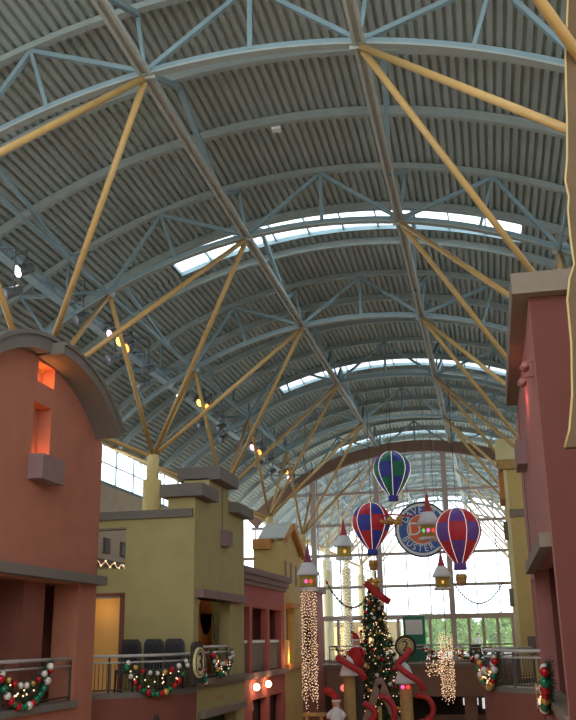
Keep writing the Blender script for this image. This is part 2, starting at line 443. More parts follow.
# ------------------------------------------------------------------ building helpers
def strips(mb, axis, lo, hi, z0, top, holes, d0, d1, extra=()):
    """wall slab along axis ('x' or 'y') from lo to hi between depth d0..d1 with rectangular holes (a0,a1,z0,z1)"""
    cuts = sorted(set([lo, hi]+[h for q in holes for h in q[:2] if lo < h < hi]+[e for e in extra if lo < e < hi]))
    for a, b in zip(cuts, cuts[1:]):
        if b-a < 1e-5: continue
        hs = sorted([(q[2], q[3]) for q in holes if q[0] < b-1e-6 and q[1] > a+1e-6])
        zz = z0; spans = []
        for h0, h1 in hs:
            if h0 > zz: spans.append((zz, h0, False))
            zz = max(zz, h1)
        spans.append((zz, None, True))
        for s0, s1, is_top in spans:
            ta, tb = (top(a), top(b)) if is_top else (s1, s1)
            if min(ta, tb) <= s0: continue
            if axis == 'y': poly = [(d0, a, s0), (d0, b, s0), (d0, b, tb), (d0, a, ta)]; vec = (d1-d0, 0, 0)
            else: poly = [(a, d0, s0), (b, d0, s0), (b, d0, tb), (a, d0, ta)]; vec = (0, d1-d0, 0)
            mb.prism(poly, vec)
    return mb
def flat(z): return lambda a: z
def bx(name, m, a, b, parent): return MB().box(a, b).build(name, m, parent)
def point(name, loc, col, power, r=.08):
    l = bpy.data.lights.new(name, 'POINT'); l.energy = power; l.color = col; l.shadow_soft_size = r
    o = bpy.data.objects.new(name, l); COL.objects.link(o); o.location = loc; return o

# ---- salmon building with the arched brow (left, nearest)
SX = -10.6; SY = 20.0; SR = 5.67; SCZ = 8.38
root = thing('arched_building', 'salmon stucco shopfront with a grey arched brow, nearest on the left', 'building', (SX, SY, 0))
topf = lambda y: SCZ+sqrt((SR-.45)**2-min(.999*(SR-.45)**2, (y-SY)**2)) if abs(y-SY) < SR-.45 else SCZ
mb = MB()
holes = [(20.05, 21.0, 11.12, 12.45), (20.15, 21.05, 12.98, 13.5), (16.2, 23.15, F2+.02, 8.2)]
strips(mb, 'y', 15.6, 24.27, 0, lambda y: SCZ+sqrt(max(.01, 5.46**2-(y-20.3)**2)), holes, SX, SX-.35, [15.6+.36*i for i in range(25)])
mb.box((SX-.35, 15.6, 0), (SX-3.0, 15.9, 8.2)); mb.box((SX-.35, 23.15, 0), (SX-.7, 24.27, 8.2))
mb.build('wall', 'salmon', root)
al, am, ar = asin((17-SY)/SR)-.5, asin((20.15-SY)/SR), asin(3.98/SR)
def yarc(m, x0, x1, R0, R1, a0, a1, cy, n=24):
    base = len(m.v)
    for i in range(n+1):
        t = a0+(a1-a0)*i/n
        for (R, x) in ((R0, x0), (R0, x1), (R1, x1), (R1, x0)): m.v.append((x, cy+R*sin(t), SCZ+R*cos(t)))
    for i in range(n):
        for k in range(4):
            p = base+4*i+k; q = base+4*i+(k+1) % 4; m.face((p, q, q+4, p+4))
    m.face([base+3, base+2, base+1, base]); m.face([base+4*n+k for k in range(4)])
m = MB(); yarc(m, SX-.02, -10.2, SR-.42, SR-.1, al, -.02, 20.3); yarc(m, SX-.02, -10.12, SR-.1, SR, al, -.02, 20.3)
m.build('brow', 'grey_trim', root)
m = MB(); yarc(m, SX-.02, -9.86, 5.2, 5.42, -.06, .735, 20.3); yarc(m, SX-.02, -9.79, 5.42, 5.5, -.06, .735, 20.3)
m.build('brow', 'grey_trim', root)
# niche backs + interior of the upper-floor opening
m = MB(); m.box((SX-.36, 19.9, 10.9), (SX-.42, 21.2, 12.6)); m.box((SX-.36, 20.0, 12.9), (SX-.42, 21.15, 13.7)); m.build('niche_back', 'salmon', root)
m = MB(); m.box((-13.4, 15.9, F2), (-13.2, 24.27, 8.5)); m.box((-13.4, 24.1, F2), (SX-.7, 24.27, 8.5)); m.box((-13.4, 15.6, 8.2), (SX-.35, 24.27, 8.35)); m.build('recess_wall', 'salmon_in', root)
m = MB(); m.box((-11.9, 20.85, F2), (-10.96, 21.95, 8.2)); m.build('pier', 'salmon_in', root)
m = MB(); m.box((SX-.1, 15.5, 8.24), (-10.32, 24.36, 8.47)); m.box((SX-.38, 24.28, 8.24), (SX-.1, 24.36, 8.47)); m.build('ledge', 'grey_trim', root)
m = MB(); m.box((SX-.4, 15.6, F2-.02), (-10.5, 23.2, F2+.14)); m.build('sill', 'grey_trim', root)
sc = MB(); sc.box((SX, 19.95, 10.5), (-10.22, 21.15, 11.1)); sc.build('sconce_block', 'mauve_trim', root)
pl = point('niche_lamp', (SX-.12, 20.5, 11.2), (1, .42, .12), 8, .05); pl.parent = root; pl.location = Vector((SX-.12, 20.5, 11.25))-root.location
pl = point('niche_lamp', (0, 0, 0), (1, .42, .12), 12, .04); pl.parent = root; pl.location = Vector((SX-.1, 20.6, 13.12))-root.location

# ---- balcony between the salmon and olive buildings
def curve_pts(P, n=10):
    out = []
    P = [Vector(p) for p in P]
    Q = [P[0]*2-P[1]]+P+[P[-1]*2-P[-2]]
    for i in range(1, len(Q)-2):
        for j in range(n):
            t = j/n; a, b, c, d = Q[i-1], Q[i], Q[i+1], Q[i+2]
            out.append(.5*((2*b)+(-a+c)*t+(2*a-5*b+4*c-d)*t*t+(-a+3*b-3*c+d)*t**3))
    out.append(P[-1]); return out
edgeL = curve_pts([(-11.2, 24.3, 0), (-11.15, 25.6, 0), (-10.72, 26.05, 0), (-9.97, 26.95, 0), (-9.5, 28.0, 0), (-9.3, 29.38, 0)], 6)
root = thing('balcony', 'curved balcony with brown fascia between the salmon and olive buildings', 'balcony', (-10.8, 27.5, F2))
m = MB(); m.prism([(p.x-.14, p.y, F2-.35) for p in edgeL]+[(-15.7, 29.38, F2-.35), (-15.7, 24.3, F2-.35)], (0, 0, .33)); m.build('floor_slab', 'floor', root)
def ribbon(m, pts, t, z0, z1, inward):
    b = len(m.v)
    for i, p in enumerate(pts):
        d = (pts[min(i+1, len(pts)-1)]-pts[max(i-1, 0)]).normalized(); n = Vector((-d.y, d.x, 0))*inward*t
        for q, z in ((p, z0), (p+n, z0), (p+n, z1), (p, z1)): m.v.append((q.x, q.y, z))
    for i in range(len(pts)-1):
        for k in range(4):
            a = b+4*i+k; c = b+4*i+(k+1) % 4; m.face((a, c, c+4, a+4))
    m.face([b+3, b+2, b+1, b]); e = b+4*(len(pts)-1); m.face([e, e+1, e+2, e+3])
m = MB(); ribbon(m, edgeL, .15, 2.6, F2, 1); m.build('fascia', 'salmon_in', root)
m = MB(); ribbon(m, edgeL, .22, F2, F2+.15, 1); m.build('curb', 'grey_trim', root)
root = thing('dark_curves', 'dark upright curved shapes on the brown balcony fascia below the garland', 'ornament', (-9.8, 27.2, 4.2))  # plain dark curved tubes on the fascia, no particular part
for (yy, h, bend) in ((26.75, .75, -.12), (27.15, .95, .1), (27.55, .6, .16), (27.85, .7, -.14)):
    k = min(range(len(edgeL)), key=lambda i: abs(edgeL[i].y-yy)); p = edgeL[k]
    m = MB(); m.sweep(curve_pts([(p.x+.07, p.y, 3.7), (p.x+.07, p.y+bend, 3.7+h*.5), (p.x+.08, p.y+bend*.4, 3.7+h), (p.x+.08, p.y-bend, 3.75+h*.8)], 5), .06, 6); m.build('dark_curve', 'dark', root)
def railing(name, label, pts, z, cat='railing', nposts=6, balusters=0, group='balcony railings', mid=True):
    root = thing(name, label, cat, pts[0][:2]+(z,) if isinstance(pts[0], tuple) else (pts[0].x, pts[0].y, z), group)
    P = [Vector((p[0], p[1], 0)) for p in pts]
    L = [0]
    for a, b in zip(P, P[1:]): L.append(L[-1]+(b-a).length)
    def at(s):
        for i in range(len(P)-1):
            if s <= L[i+1]+1e-9:
                return P[i].lerp(P[i+1], (s-L[i])/(L[i+1]-L[i]))
        return P[-1]
    up = Vector((0, 0, 1))
    m = MB(); m.sweep([p+up*(z+1.02) for p in P], .045, 8); m.build('top_rail', 'rail', root)
    m = MB(); m.sweep([p+up*(z+.84) for p in P], .028, 8); m.build('mid_rail', 'rail', root)
    m = MB(); m.sweep([p+up*(z+.1) for p in P], .02, 6); m.build('bottom_rail', 'rail_dark', root)
    for i in range(nposts):
        p = at(L[-1]*i/(nposts-1)); m = MB(); m.box((p.x-.025, p.y-.025, z), (p.x+.025, p.y+.025, z+1.0)); m.build('post', 'rail_dark', root)
    for i in range(balusters):
        p = at(L[-1]*(i+.5)/balusters); m = MB(); m.tube((p.x, p.y, z+.1), (p.x, p.y, z+.84), .012, 5); m.build('baluster', 'rail_dark', root)
    return root
inn = [p+Vector((-.12, .06, 0)) for p in edgeL[4:]]
railing('balcony_railing', 'metal railing on the curved balcony beside the round number 3 sign', inn, F2+.13, nposts=6, balusters=40)
railing('balcony_railing', 'metal railing in the opening of the salmon arched building', [(SX-.12, 16.2), (SX-.12, 23.12)], F2+.13, nposts=5)

# tall-backed chairs
def chair(x, y, label):
    root = thing('high_back_chair', label, 'chair', (x, y, F2), 'tall dark chairs on the left balcony')
    m = MB()
    n = 8; b = len(m.v)
    pr = [(-.3, .0), (-.31, .3), (-.33, .62), (-.31, .86), (-.22, .96), (.22, .96), (.31, .86), (.33, .62), (.31, .3), (.3, 0)]
    m.prism([(x+a, y+.05-.1*h, F2+.66+h) for a, h in pr], (0, .09, 0))
    bk = m.build('backrest', 'wicker_dark', root)
    for q in range(-3, 4):
        s = MB(); s.sweep([(x+q*.08, y+.03-.1*h, F2+.66+h) for h in (.06, .3, .55, .8)], .018, 6); s.build('slat', 'black', bk)
    s = MB(); s.box((x-.3, y-.55, F2+.62), (x+.3, y+.05, F2+.72)); s.build('seat', 'wicker_dark', root)
    for dx in (-.27, .27):
        for dy in (-.5, .02):
            l = MB(); l.beam((x+dx*1.1, y+dy, F2), (x+dx, y+dy, F2+.64), .05, .05); l.build('leg', 'black', root)
    for dx in (-.27, .27):
        l = MB(); l.beam((x+dx, y+.02, F2+.6), (x+dx, y+.05, F2+.9), .05, .05); l.build('back_post', 'black', root)
chair(-11.24, 28.6, 'tall dark chair on the balcony, leftmost of three by the olive wall')
chair(-10.5, 28.65, 'tall dark chair on the balcony, middle of three by the olive wall')
chair(-9.85, 28.75, 'tall dark chair on the balcony, nearest the number 3 sign')

# ---- olive building
OX = -9.45; OY = 29.4
root = thing('olive_building', 'olive yellow stucco building with stepped grey-capped tower, second on the left', 'building', (-11.5, OY, 0))
m = MB()
strips(m, 'x', -15.7, -10.4, 0, flat(10.72), [(-13.2, -11.86, 9.08, 10.38), (-13.2, -11.86, F2, 8.22)], OY, OY+.3)
strips(m, 'y', OY, 35.8, 0, flat(11.3), [(29.95, 33.75, 5.55, 8.1), (30.2, 34.6, .3, 4.35)], OX, OX-.4)
m.box((-10.4, OY, 0), (OX-.4, OY+.3, 8.5)); m.box((-10.4, OY, 8.5), (OX-.4, 33.5, 11.3))
m.box((-10.4, 31.0, 11.4), (OX, 33.5, 12.25)); m.box((-10.4, 35.5, 0), (OX-.4, 35.8, 11.3)); m.box((-10.4, OY, 11.3), (OX, 35.8, 11.4))
m.build('wall', 'olive', root)
m = MB(); m.box((-15.7, OY-.12, 10.7), (OX-.06, OY+.42, 10.97)); m.build('parapet_cap', 'grey_trim', root)
m = MB(); m.box((-10.6, OY-.3, 11.36), (-9.1, 31.0, 11.78)); m.build('tower_cap', 'grey_trim', root)
m = MB(); m.box((-10.62, 31.0, 12.2), (-9.05, 33.5, 12.66)); m.build('tower_cap', 'grey_trim', root)
m = MB(); m.box((-10.6, 33.5, 11.36), (-9.1, 36.0, 11.74)); m.build('tower_cap', 'grey_trim', root)
m = MB(); m.box((OX, 32.45, 10.02), (OX+.26, 33.2, 10.58)); m.build('sconce_block', 'mauve_trim', root)
m = MB(); m.box((OX, 32.6, 10.6), (OX+.03, 32.68, 12.2)); m.build('reveal_joint', 'taupe_trim', root)
m = MB(); m.box((OX-.45, 29.6, 8.1), (-9.18, 35.3, 8.36)); m.build('ledge', 'mauve_trim', root)
m = MB(); m.box((OX-.45, 29.5, 5.36), (-9.3, 35.6, 5.55)); m.box((OX-.4, 29.6, 5.24), (-9.38, 35.6, 5.37)); m.build('sill', 'taupe_trim', root)
m = MB(); m.box((OX-.45, 30.0, 4.36), (-9.2, 35.3, 4.56)); m.build('ledge', 'taupe_trim', root)
m = MB(); m.box((OX, 32.2, 4.8), (OX+.02, 33.0, 4.92)); m.build('name_plate', 'wood', root)
m = MB(); m.box((-12.1, 29.9, F2), (-12.0, 35.6, 8.2)); m.box((-12.0, 35.4, F2), (OX-.45, 35.5, 8.2)); m.build('recess_wall', 'olive', root)
m = MB(); m.box((-10.5, 33.2, F2), (-10.42, 34.7, 7.7)); m.lathe([(.75, 0), (.75, .08)], (-10.5, 33.95, 7.7), 20, 'x'); dr = m.build('door', 'orange_door', root)
m = MB(); m.box((-10.42, 34.45, 6.15), (-10.36, 34.5, 6.45)); m.build('handle', 'rail', dr)
m = MB(); m.box((-10.6, 34.75, F2), (-10.4, 34.95, 8.1)); m.build('door_post', 'ochre_wall', root)
m = MB(); m.box((-10.0, 30.2, .3), (-9.95, 34.6, 4.35)); m.build('shop_window', 'green_leaf', root)
m = MB(); m.box((-11.98, OY-.03, F2), (-11.82, OY+.33, 8.24)); m.box((-13.2, OY-.03, 8.2), (-11.82, OY+.33, 8.3)); m.build('door_frame', 'salmon_in', root)
m = MB(); m.box((-13.2, OY-.03, 10.38), (-11.84, OY+.1, 10.44)); m.build('window_head', 'taupe_trim', root)
# amber-lit room seen through the doorway, beige back wall details seen through the window hole
m = MB(); m.box((-15.0, 31.0, F2), (-12.6, 31.1, 8.2)); m.build('glow_partition', 'warm_panel', root)  # faint glow in the panel material stands in for warm room light
point('doorway_lamp', (-13.2, 30.3, 7.9), (1, .62, .28), 9, .15)
root = thing('corridor_window_row', 'row of small dark windows on the beige wall seen through the olive wall opening', 'window', (XL, 39, 10.9))
for y in (36.0, 37.9, 39.8, 41.8, 43.8):
    m = MB(); m.box((XL+.0, y-.38, 10.6), (XL+.06, y+.38, 11.3)); sh = m.build('shutter', 'mauve_trim', root)
    m = MB(); m.box((XL+.05, y-.32, 10.63), (XL+.09, y+.05, 11.27)); m.build('pane', 'black', sh)
m = MB(); m.box((XL+.0, 30, 10.05), (XL+.27, 47, 10.3)); tag(m.build('wall_ledge', 'grey_trim'), 'grey ledge on the beige wall behind the olive wall opening', 'ledge')
m = MB(); pts = [(XL+.3, 36+.26*i, 10.1+.12*sin(i*1.7)) for i in range(30)]
m.sweep(pts, .012, 4)
for p in pts[::2]: m.ball(p, .05, 6, 4)
tag(m.build('string_lights', 'fairy'), 'string of warm fairy lights along the grey ledge seen through the olive opening', 'string lights', None, 'stuff')

railing('balcony_railing', 'short metal railing in the opening of the olive tower', [(OX-.1, 30.0), (OX-.1, 33.7)], 5.52, nposts=4)
# ---- red shopfront
QX = -9.8
root = thing('red_building', 'rose red shopfront with a three-tier mauve cornice, third on the left', 'building', (QX, 40, 0))
m = MB(); strips(m, 'y', 35.8, 44.65, 0, flat(9.0), [(36.0, 38.0, 5.45, 8.05), (38.45, 41.1, 5.45, 8.05), (41.6, 43.9, 5.45, 8.05), (38.4, 41.0, .2, 4.4), (41.5, 44.0, .2, 4.4)], QX, QX-.3)
m.box((-11.0, 44.4, 0), (QX-.3, 44.65, 9.0)); m.build('wall', 'rose_red', root)
for z0, z1, o in ((8.92, 9.1, .12), (9.1, 9.33, .24), (9.33, 9.58, .36)):
    m = MB(); m.box((QX-.3, 35.85, z0), (QX+o, 44.65+o*.4, z1)); m.build('cornice_tier', 'mauve_trim', root)
m = MB(); m.box((QX-.3, 35.85, 5.22), (QX+.16, 44.75, 5.46)); m.build('sill', 'mauve_trim', root)
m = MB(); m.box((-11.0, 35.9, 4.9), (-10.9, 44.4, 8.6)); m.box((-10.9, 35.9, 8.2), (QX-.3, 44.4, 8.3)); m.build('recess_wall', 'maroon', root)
m = MB(); m.box((QX-.2, 35.9, 6.62), (QX-.1, 44.0, 6.74)); m.build('window_rail', 'white', root)
m = MB(); m.box((QX-.2, 35.9, 5.5), (QX-.14, 44.0, 6.6)); m.build('parapet_panel', 'grey_trim', root)
m = MB(); m.box((-10.3, 38.0, .2), (-10.2, 44.2, 4.5)); m.build('shop_interior', 'dark', root)
m = MB(); m.lathe([(.0, 0), (.34, 0), (.34, .06), (.0, .06)], (-10.19, 39.7, 4.06), 20, 'x'); m.build('sign_board', 'black', root)
m = MB(); m.lathe([(.16, .06), (.16, .08)], (-10.19, 39.7, 4.06), 20, 'x'); m.build('sign_emblem', 'cream_cap', root)
def wall_lamp(x, y, z, label):
    r = thing('wall_lamp', label, 'lamp', (x, y, z), 'lit wall lamps on the red shopfront')
    m = MB(); m.box((x, y-.08, z-.12), (x+.05, y+.08, z+.12)); m.build('bracket', 'dark', r)
    m = MB(); m.ball((x+.15, y, z), .14, 12, 8); m.build('globe', 'lens_warm', r)
    l = point('bulb', (0, 0, 0), (1, .6, .3), 14, .1); l.parent = r; l.location = (.45, 0, .05)
wall_lamp(QX, 38.52, 4.9, 'glowing globe wall lamp on the red shopfront, left of two')
wall_lamp(QX, 40.62, 4.92, 'glowing globe wall lamp on the red shopfront, right of two')

# ---- gabled building
root = thing('gabled_building', 'golden yellow gabled building with orange rake trim, fourth on the left', 'building', (QX, 46.6, 0))
apy, apz = 46.35, 12.2
gt = lambda y: apz-abs(y-apy)*.5
m = MB(); strips(m, 'y', 44.65, 48.8, 0, gt, [(45.15, 47.0, 5.65, 8.2), (43, 44, 0, 1)], QX, QX-.35, [apy])
strips(m, 'x', -11.3, QX-.35, 0, flat(11.3), [], 44.65, 44.95)
m.build('wall', 'ochre_wall', root)
m = MB(); m.box((-11.3, 44.42, 11.0), (-10.4, 45.2, 11.5)); m.build('eave_block', 'orange_trim', root)
m = MB()
for s in (-1, 1):
    ye = apy+s*2.7; a = Vector((QX+.15, apy, apz+.08)); b = Vector((QX+.15, ye, apz+.08-2.7*.5))
    if s > 0: m.beam(a+Vector((0, -.05, 0)), b, .3, .24, (1, 0, 0))
    else: m.beam(a, Vector((QX+.15, 44.7, apz+.08-1.65*.5)), .3, .1, (1, 0, 0))
m.build('rake_trim', 'orange_trim', root)
m = MB(); m.prism([(QX+.1, apy, apz+.2), (QX+.1, 44.6, apz-.7), (QX+.1, 44.6, apz-.62), (QX+.1, apy, apz+.28)], (-1.35, 0, 0)); m.prism([(QX+.1, apy, apz+.2), (QX+.1, 49.05, apz-1.15), (QX+.1, 49.05, apz-1.07), (QX+.1, apy, apz+.28)], (-1.35, 0, 0)); m.build('roof', 'white_roof', root)
for y, z in ((45.1, 9.95), (46.35, 9.95), (47.6, 9.85)):
    m = MB(); m.box((QX-.05, y-.2, z-.5), (QX+.02, y+.2, z+.5)); m.build('window', 'bridge_brown', root)
m = MB(); m.box((QX, 45.0, 8.2), (QX+.35, 47.1, 8.42)); m.build('canopy', 'orange_trim', root)
m = MB(); m.box((QX-.3, 44.7, 5.36), (QX+.2, 48.8, 5.6)); m.build('sill', 'orange_trim', root)
m = MB(); m.box((-10.6, 45.0, 5.4), (-10.5, 47.2, 8.3)); m.build('niche_back', 'ochre_wall', root)
m = MB(); m.box((QX, 44.75, 5.65), (QX+.14, 45.1, 6.7)); m.build('wall_sconce', 'warm_panel', root)
l = point('sconce_lamp', (0, 0, 0), (1, .6, .2), 18, .1); l.parent = root; l.location = Vector((QX+.35, 44.9, 5.9))-root.location
# ---- pink end building
root = thing('pink_building', 'narrow pink stucco front between the gabled building and the glass wall', 'building', (QX, 52, 0))
m = MB(); strips(m, 'y', 48.8, 56.0, 0, flat(9.4), [(50, 54, 5.5, 8)], QX-.1, QX-.5); m.build('wall', 'rose', root)
m = MB(); m.box((QX-.5, 48.8, 9.3), (QX+.1, 56, 9.6)); m.build('cornice', 'mauve_trim', root)
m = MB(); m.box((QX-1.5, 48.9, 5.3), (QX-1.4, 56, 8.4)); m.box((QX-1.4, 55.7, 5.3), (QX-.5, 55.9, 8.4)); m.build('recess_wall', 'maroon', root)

# ------------------------------------------------------------------ right side
RX = 1.2
root = thing('maroon_building', 'maroon stucco building with an overhanging taupe roof slab, on the right', 'building', (RX, 18.1, 0))
m = MB(); strips(m, 'y', 18.1, 29.6, 0, flat(13.3), [(18.5, 26.9, F2+.02, 8.45), (27.7, 29.3, F2+.02, 8.3)], RX, RX+.4); m.build('wall', 'rose', root)  # rose here is the maroon wall with atrium-side light put into colour
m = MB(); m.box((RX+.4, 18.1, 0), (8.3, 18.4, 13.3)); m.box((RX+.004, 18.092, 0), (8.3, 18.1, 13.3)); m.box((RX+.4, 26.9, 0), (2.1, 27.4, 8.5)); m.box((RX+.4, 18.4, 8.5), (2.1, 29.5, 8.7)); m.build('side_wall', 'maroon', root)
m = MB(); m.prism([(.87, 17.8, 13.29), (8.3, 17.8, 13.29), (8.3, 18.6, 13.29), (2.25, 18.6, 13.29), (2.25, 27.4, 13.29), (.87, 27.4, 13.29)], (0, 0, .44)); m.build('roof_slab', 'taupe_trim', root)
m = MB(); m.box((RX, 18.45, 8.35), (.98, 26.8, 8.62)); m.build('ledge', 'taupe_trim', root)
m = MB(); m.box((RX, 24.6, 11.05), (.94, 26.0, 11.7)); m.build('sconce_block', 'mauve_trim', root)
m = MB(); m.box((RX-.015, 27.4, 8.7), (RX+.015, 27.48, 13.28)); m.build('reveal_joint', 'dark', root)
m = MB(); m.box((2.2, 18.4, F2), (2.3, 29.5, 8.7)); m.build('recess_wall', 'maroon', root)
m = MB(); m.box((RX-.08, 18.45, F2-.05), (RX+.4, 26.95, F2+.12)); m.build('sill', 'taupe_trim', root)
pl = point('facade_lamp', (0, 0, 0), (1, .2, .16), 12, .1); pl.parent = root; pl.location = Vector((.9, 22.2, 12.2))-root.location
# ---- yellow building beyond
YX = 1.02; YY = 44.0
root = thing('cream_capped_building', 'golden yellow building with a stepped cream cap, beyond the maroon building', 'building', (YX, YY, 0))
m = MB(); strips(m, 'x', YX, 7.1, 0, flat(14.4), [], YY, YY+.4); strips(m, 'y', YY+.4, 50, 0, flat(14.4), [], YX, YX+.4); m.build('wall', 'ochre_wall', root)
m = MB(); m.box((YX-.3, YY-.5, 14.62), (3.5, YY+1.6, 15.6)); m.build('cap_block', 'cream_cap', root)
m = MB(); m.box((YX-.2, YY-.4, 14.2), (3.5, YY+1.5, 14.64)); m.build('cap_soffit', 'wood', root)
m = MB(); m.box((YX-.25, YY+.4, 12.9), (YX-.02, YY+3.0, 14.3)); m.build('side_block', 'orange_trim', root)
m = MB(); m.box((YX-.03, YY-.06, F2), (YX+.12, YY+.1, 14.2)); m.build('corner_pilaster', 'cream_cap', root)
m = MB(); m.box((YX+.1, YY-.1, 12.0), (3.5, YY+.02, 12.35)); m.build('string_course', 'taupe_trim', root)
for z in (11.0, 8.0):
    m = MB(); m.box((YX-.22, YY+.1, z), (YX, YY+.5, z+.8)); m.build('sconce_block', 'taupe_trim', root)
m = MB(); m.box((1.42, YY-.04, 5.9), (2.1, YY, 6.7)); m.build('notice_panel', 'grey_trim', root)
root = thing('yellow_far_building', 'plain yellow stucco front next to the glass wall on the right', 'building', (1.6, 55, 0))
m = MB(); m.box((1.45, 50, 0), (1.9, 60.2, 10.5)); m.build('wall', 'ochre_wall', root)
m = MB(); m.box((1.3, 50, 10.4), (2.0, 60.2, 10.8)); m.build('cornice', 'cream_cap', root)
# ---- curved balcony on the right
edgeR = curve_pts([(1.17, 27.42, 0), (.72, 27.7, 0), (.08, 28.5, 0), (-.4, 29.8, 0), (-.36, 31.5, 0), (.16, 33.1, 0), (1.17, 34.9, 0)], 6)
root = thing('balcony', 'curved balcony with brown fascia jutting out past the maroon building', 'balcony', (1, 39, F2))
m = MB(); m.prism([(p.x+.1, p.y, F2-.35) for p in edgeR]+[(2.2, 34.9, F2-.35), (2.2, 29.62, F2-.35), (1.17, 29.62, F2-.35)], (0, 0, .33)); m.build('floor_slab', 'floor', root)
m = MB(); ribbon(m, edgeR, .12, 1.6, F2, -1); m.build('fascia', 'salmon_in', root)
m = MB(); ribbon(m, edgeR, .18, F2, F2+.13, -1); m.build('curb', 'grey_trim', root)
railing('balcony_railing', 'curved metal railing on the balcony past the maroon building', [p+Vector((.1, .03, 0)) for p in edgeR], F2+.1, nposts=9, balusters=80)
m = MB(); m.box((3.6, 29.7, 0), (3.8, 43.9, 9.5)); struct(m.build('wall_gallery_right', 'ochre_wall'))
# ---- wavy blade sign on the right edge
root = thing('wavy_panel', 'tall brown wavy-edged panel with cream rim at the right edge', 'panel', (2.35, 12.1, 0))
prof = [(1.04, 9.02), (1.12, 9.25), (1.2, 9.7), (1.26, 10.4), (1.27, 11.0), (1.33, 11.3), (1.41, 11.5), (1.4, 11.9), (1.41, 12.3), (1.44, 12.5), (1.42, 12.75), (1.48, 13.1), (1.53, 13.6), (1.57, 14.1), (1.62, 14.7), (1.7, 15.3), (1.78, 15.9), (1.9, 17)]
prof = [(x*.958, EYE+(z-EYE)*.958) for x, z in prof]
m = MB(); m.prism([(x+.035, 11.5, z) for x, z in prof]+[(2.2, 11.5, prof[-1][1]), (2.2, 11.5, prof[0][1])], (0, .16, 0)); m.build('board', 'panel_brown', root)
m = MB(); m.sweep([(x+.02, 11.5, z) for x, z in prof], .015, 8); m.build('rim', 'panel_rim', root)
m = MB(); m.box((2.1, 11.66, 10.2), (2.4, 12.2, 10.35)); m.box((2.1, 11.66, 14.2), (2.4, 12.2, 14.35)); m.build('wall_bracket', 'dark', root)
m = MB(); m.box((2.3, 12.0, 0), (2.4, 12.2, 15.5)); m.build('post', 'dark', root)

# ------------------------------------------------------------------ far bridge
root = thing('bridge', 'brown footbridge across the hall in front of the glass wall', 'bridge', (XM, 58, F2))
m = MB(); m.box((QX, 56.1, F2-.35), (1.45, 60.3, F2)); m.build('floor_slab', 'floor', root)
m = MB(); m.box((QX, 56.0, 3.5), (1.45, 56.12, F2-.02)); m.build('fascia', 'bridge_brown', root)
m = MB(); m.box((QX, 55.9, F2-.1), (1.45, 56.15, F2+.1)); m.build('curb', 'taupe_trim', root)
for x in (-8.9, -1.6):
    m = MB(); m.box((x-.35, 56.2, 0), (x+.35, 56.9, 3.6)); m.build('pier', 'bridge_brown', root)
railing('bridge_railing', 'long metal railing along the brown footbridge', [(QX+.2, 56.08), (1.4, 56.08)], F2+.08, nposts=9, balusters=60)
# dark shopfront below the bridge with bright window units
root = thing('shop_counter', 'dark shopfront under the footbridge with bright lit panels', 'shopfront', (-1, 58.5, 0))
m = MB(); m.box((QX, 59.8, 0), (1.4, 60, 4.8)); m.build('back_wall', 'dark', root)
LP = lens('lit shop panel', (1, .93, .9), .7)
for x0, x1, z0, z1 in ((-2.15, -1.25, 2.8, 3.2), (-1.02, -.62, 2.6, 3.2), (-1.95, -1.3, 1.9, 2.15), (-1.2, -.75, 1.7, 1.85)):
    m = MB(); m.box((x0, 59.7, z0), (x1, 59.78, z1)); m.build('lit_panel', LP, root)
m = MB(); m.box((-4.3, 57.6, 0), (1.2, 58.2, 2.4)); m.build('counter', 'bridge_brown', root)
# bin-like dark pedestal on the bridge
root = thing('pedestal', 'dark square pedestal on the footbridge by the right balcony', 'pedestal', (-1.2, 55, F2))
m = MB(); m.box((-1.45, 56.4, F2), (-.85, 57.0, F2+1.0)); m.build('body', 'dark', root)
m = MB(); m.box((-1.5, 56.35, F2+1.0), (-.8, 57.05, F2+1.08)); m.build('cap', 'grey_trim', root)

# ------------------------------------------------------------------ lettering
def text_mesh(txt, size, depth=.02, align='CENTER'):
    cu = bpy.data.curves.new('t', 'FONT'); cu.body = txt; cu.size = size; cu.extrude = depth; cu.align_x = align; cu.align_y = 'CENTER'
    o = bpy.data.objects.new('t', cu); COL.objects.link(o)
    dg = bpy.context.evaluated_depsgraph_get(); me = bpy.data.meshes.new_from_object(o.evaluated_get(dg))
    bpy.data.objects.remove(o); bpy.data.curves.remove(cu)
    return me
def add_text(mb, txt, size, mtx, depth=.02, bold=0):
    me = text_mesh(txt, size, depth); b = len(mb.v)
    for v in me.vertices: mb.v.append(tuple(mtx @ v.co))
    for p in me.polygons: mb.face([b+i for i in p.vertices])
    bpy.data.meshes.remove(me)
def facing(loc, rz=0, sx=1.0, roll=0):   # text upright in the XZ plane, read from -Y
    return Matrix.Translation(loc) @ Matrix.Rotation(rz, 4, 'Z') @ Matrix.Rotation(pi/2, 4, 'X') @ Matrix.Rotation(roll, 4, 'Z') @ Matrix.Diagonal((sx, 1, 1, 1))
def disc(mb, c, r0, r1, y0, y1, n=48):
    b = len(mb.v)
    for k in range(n):
        t = 2*pi*k/n
        for (r, y) in ((r0, y0), (r1, y0), (r1, y1), (r0, y1)): mb.v.append((c[0]+r*cos(t), c[1]+y, c[2]+r*sin(t)))
    for k in range(n):
        for j in range(4):
            a = b+4*k+j; e = b+4*k+(j+1) % 4; k2 = (k+1) % n
            mb.face((a, e, b+4*k2+(j+1) % 4, b+4*k2+j))
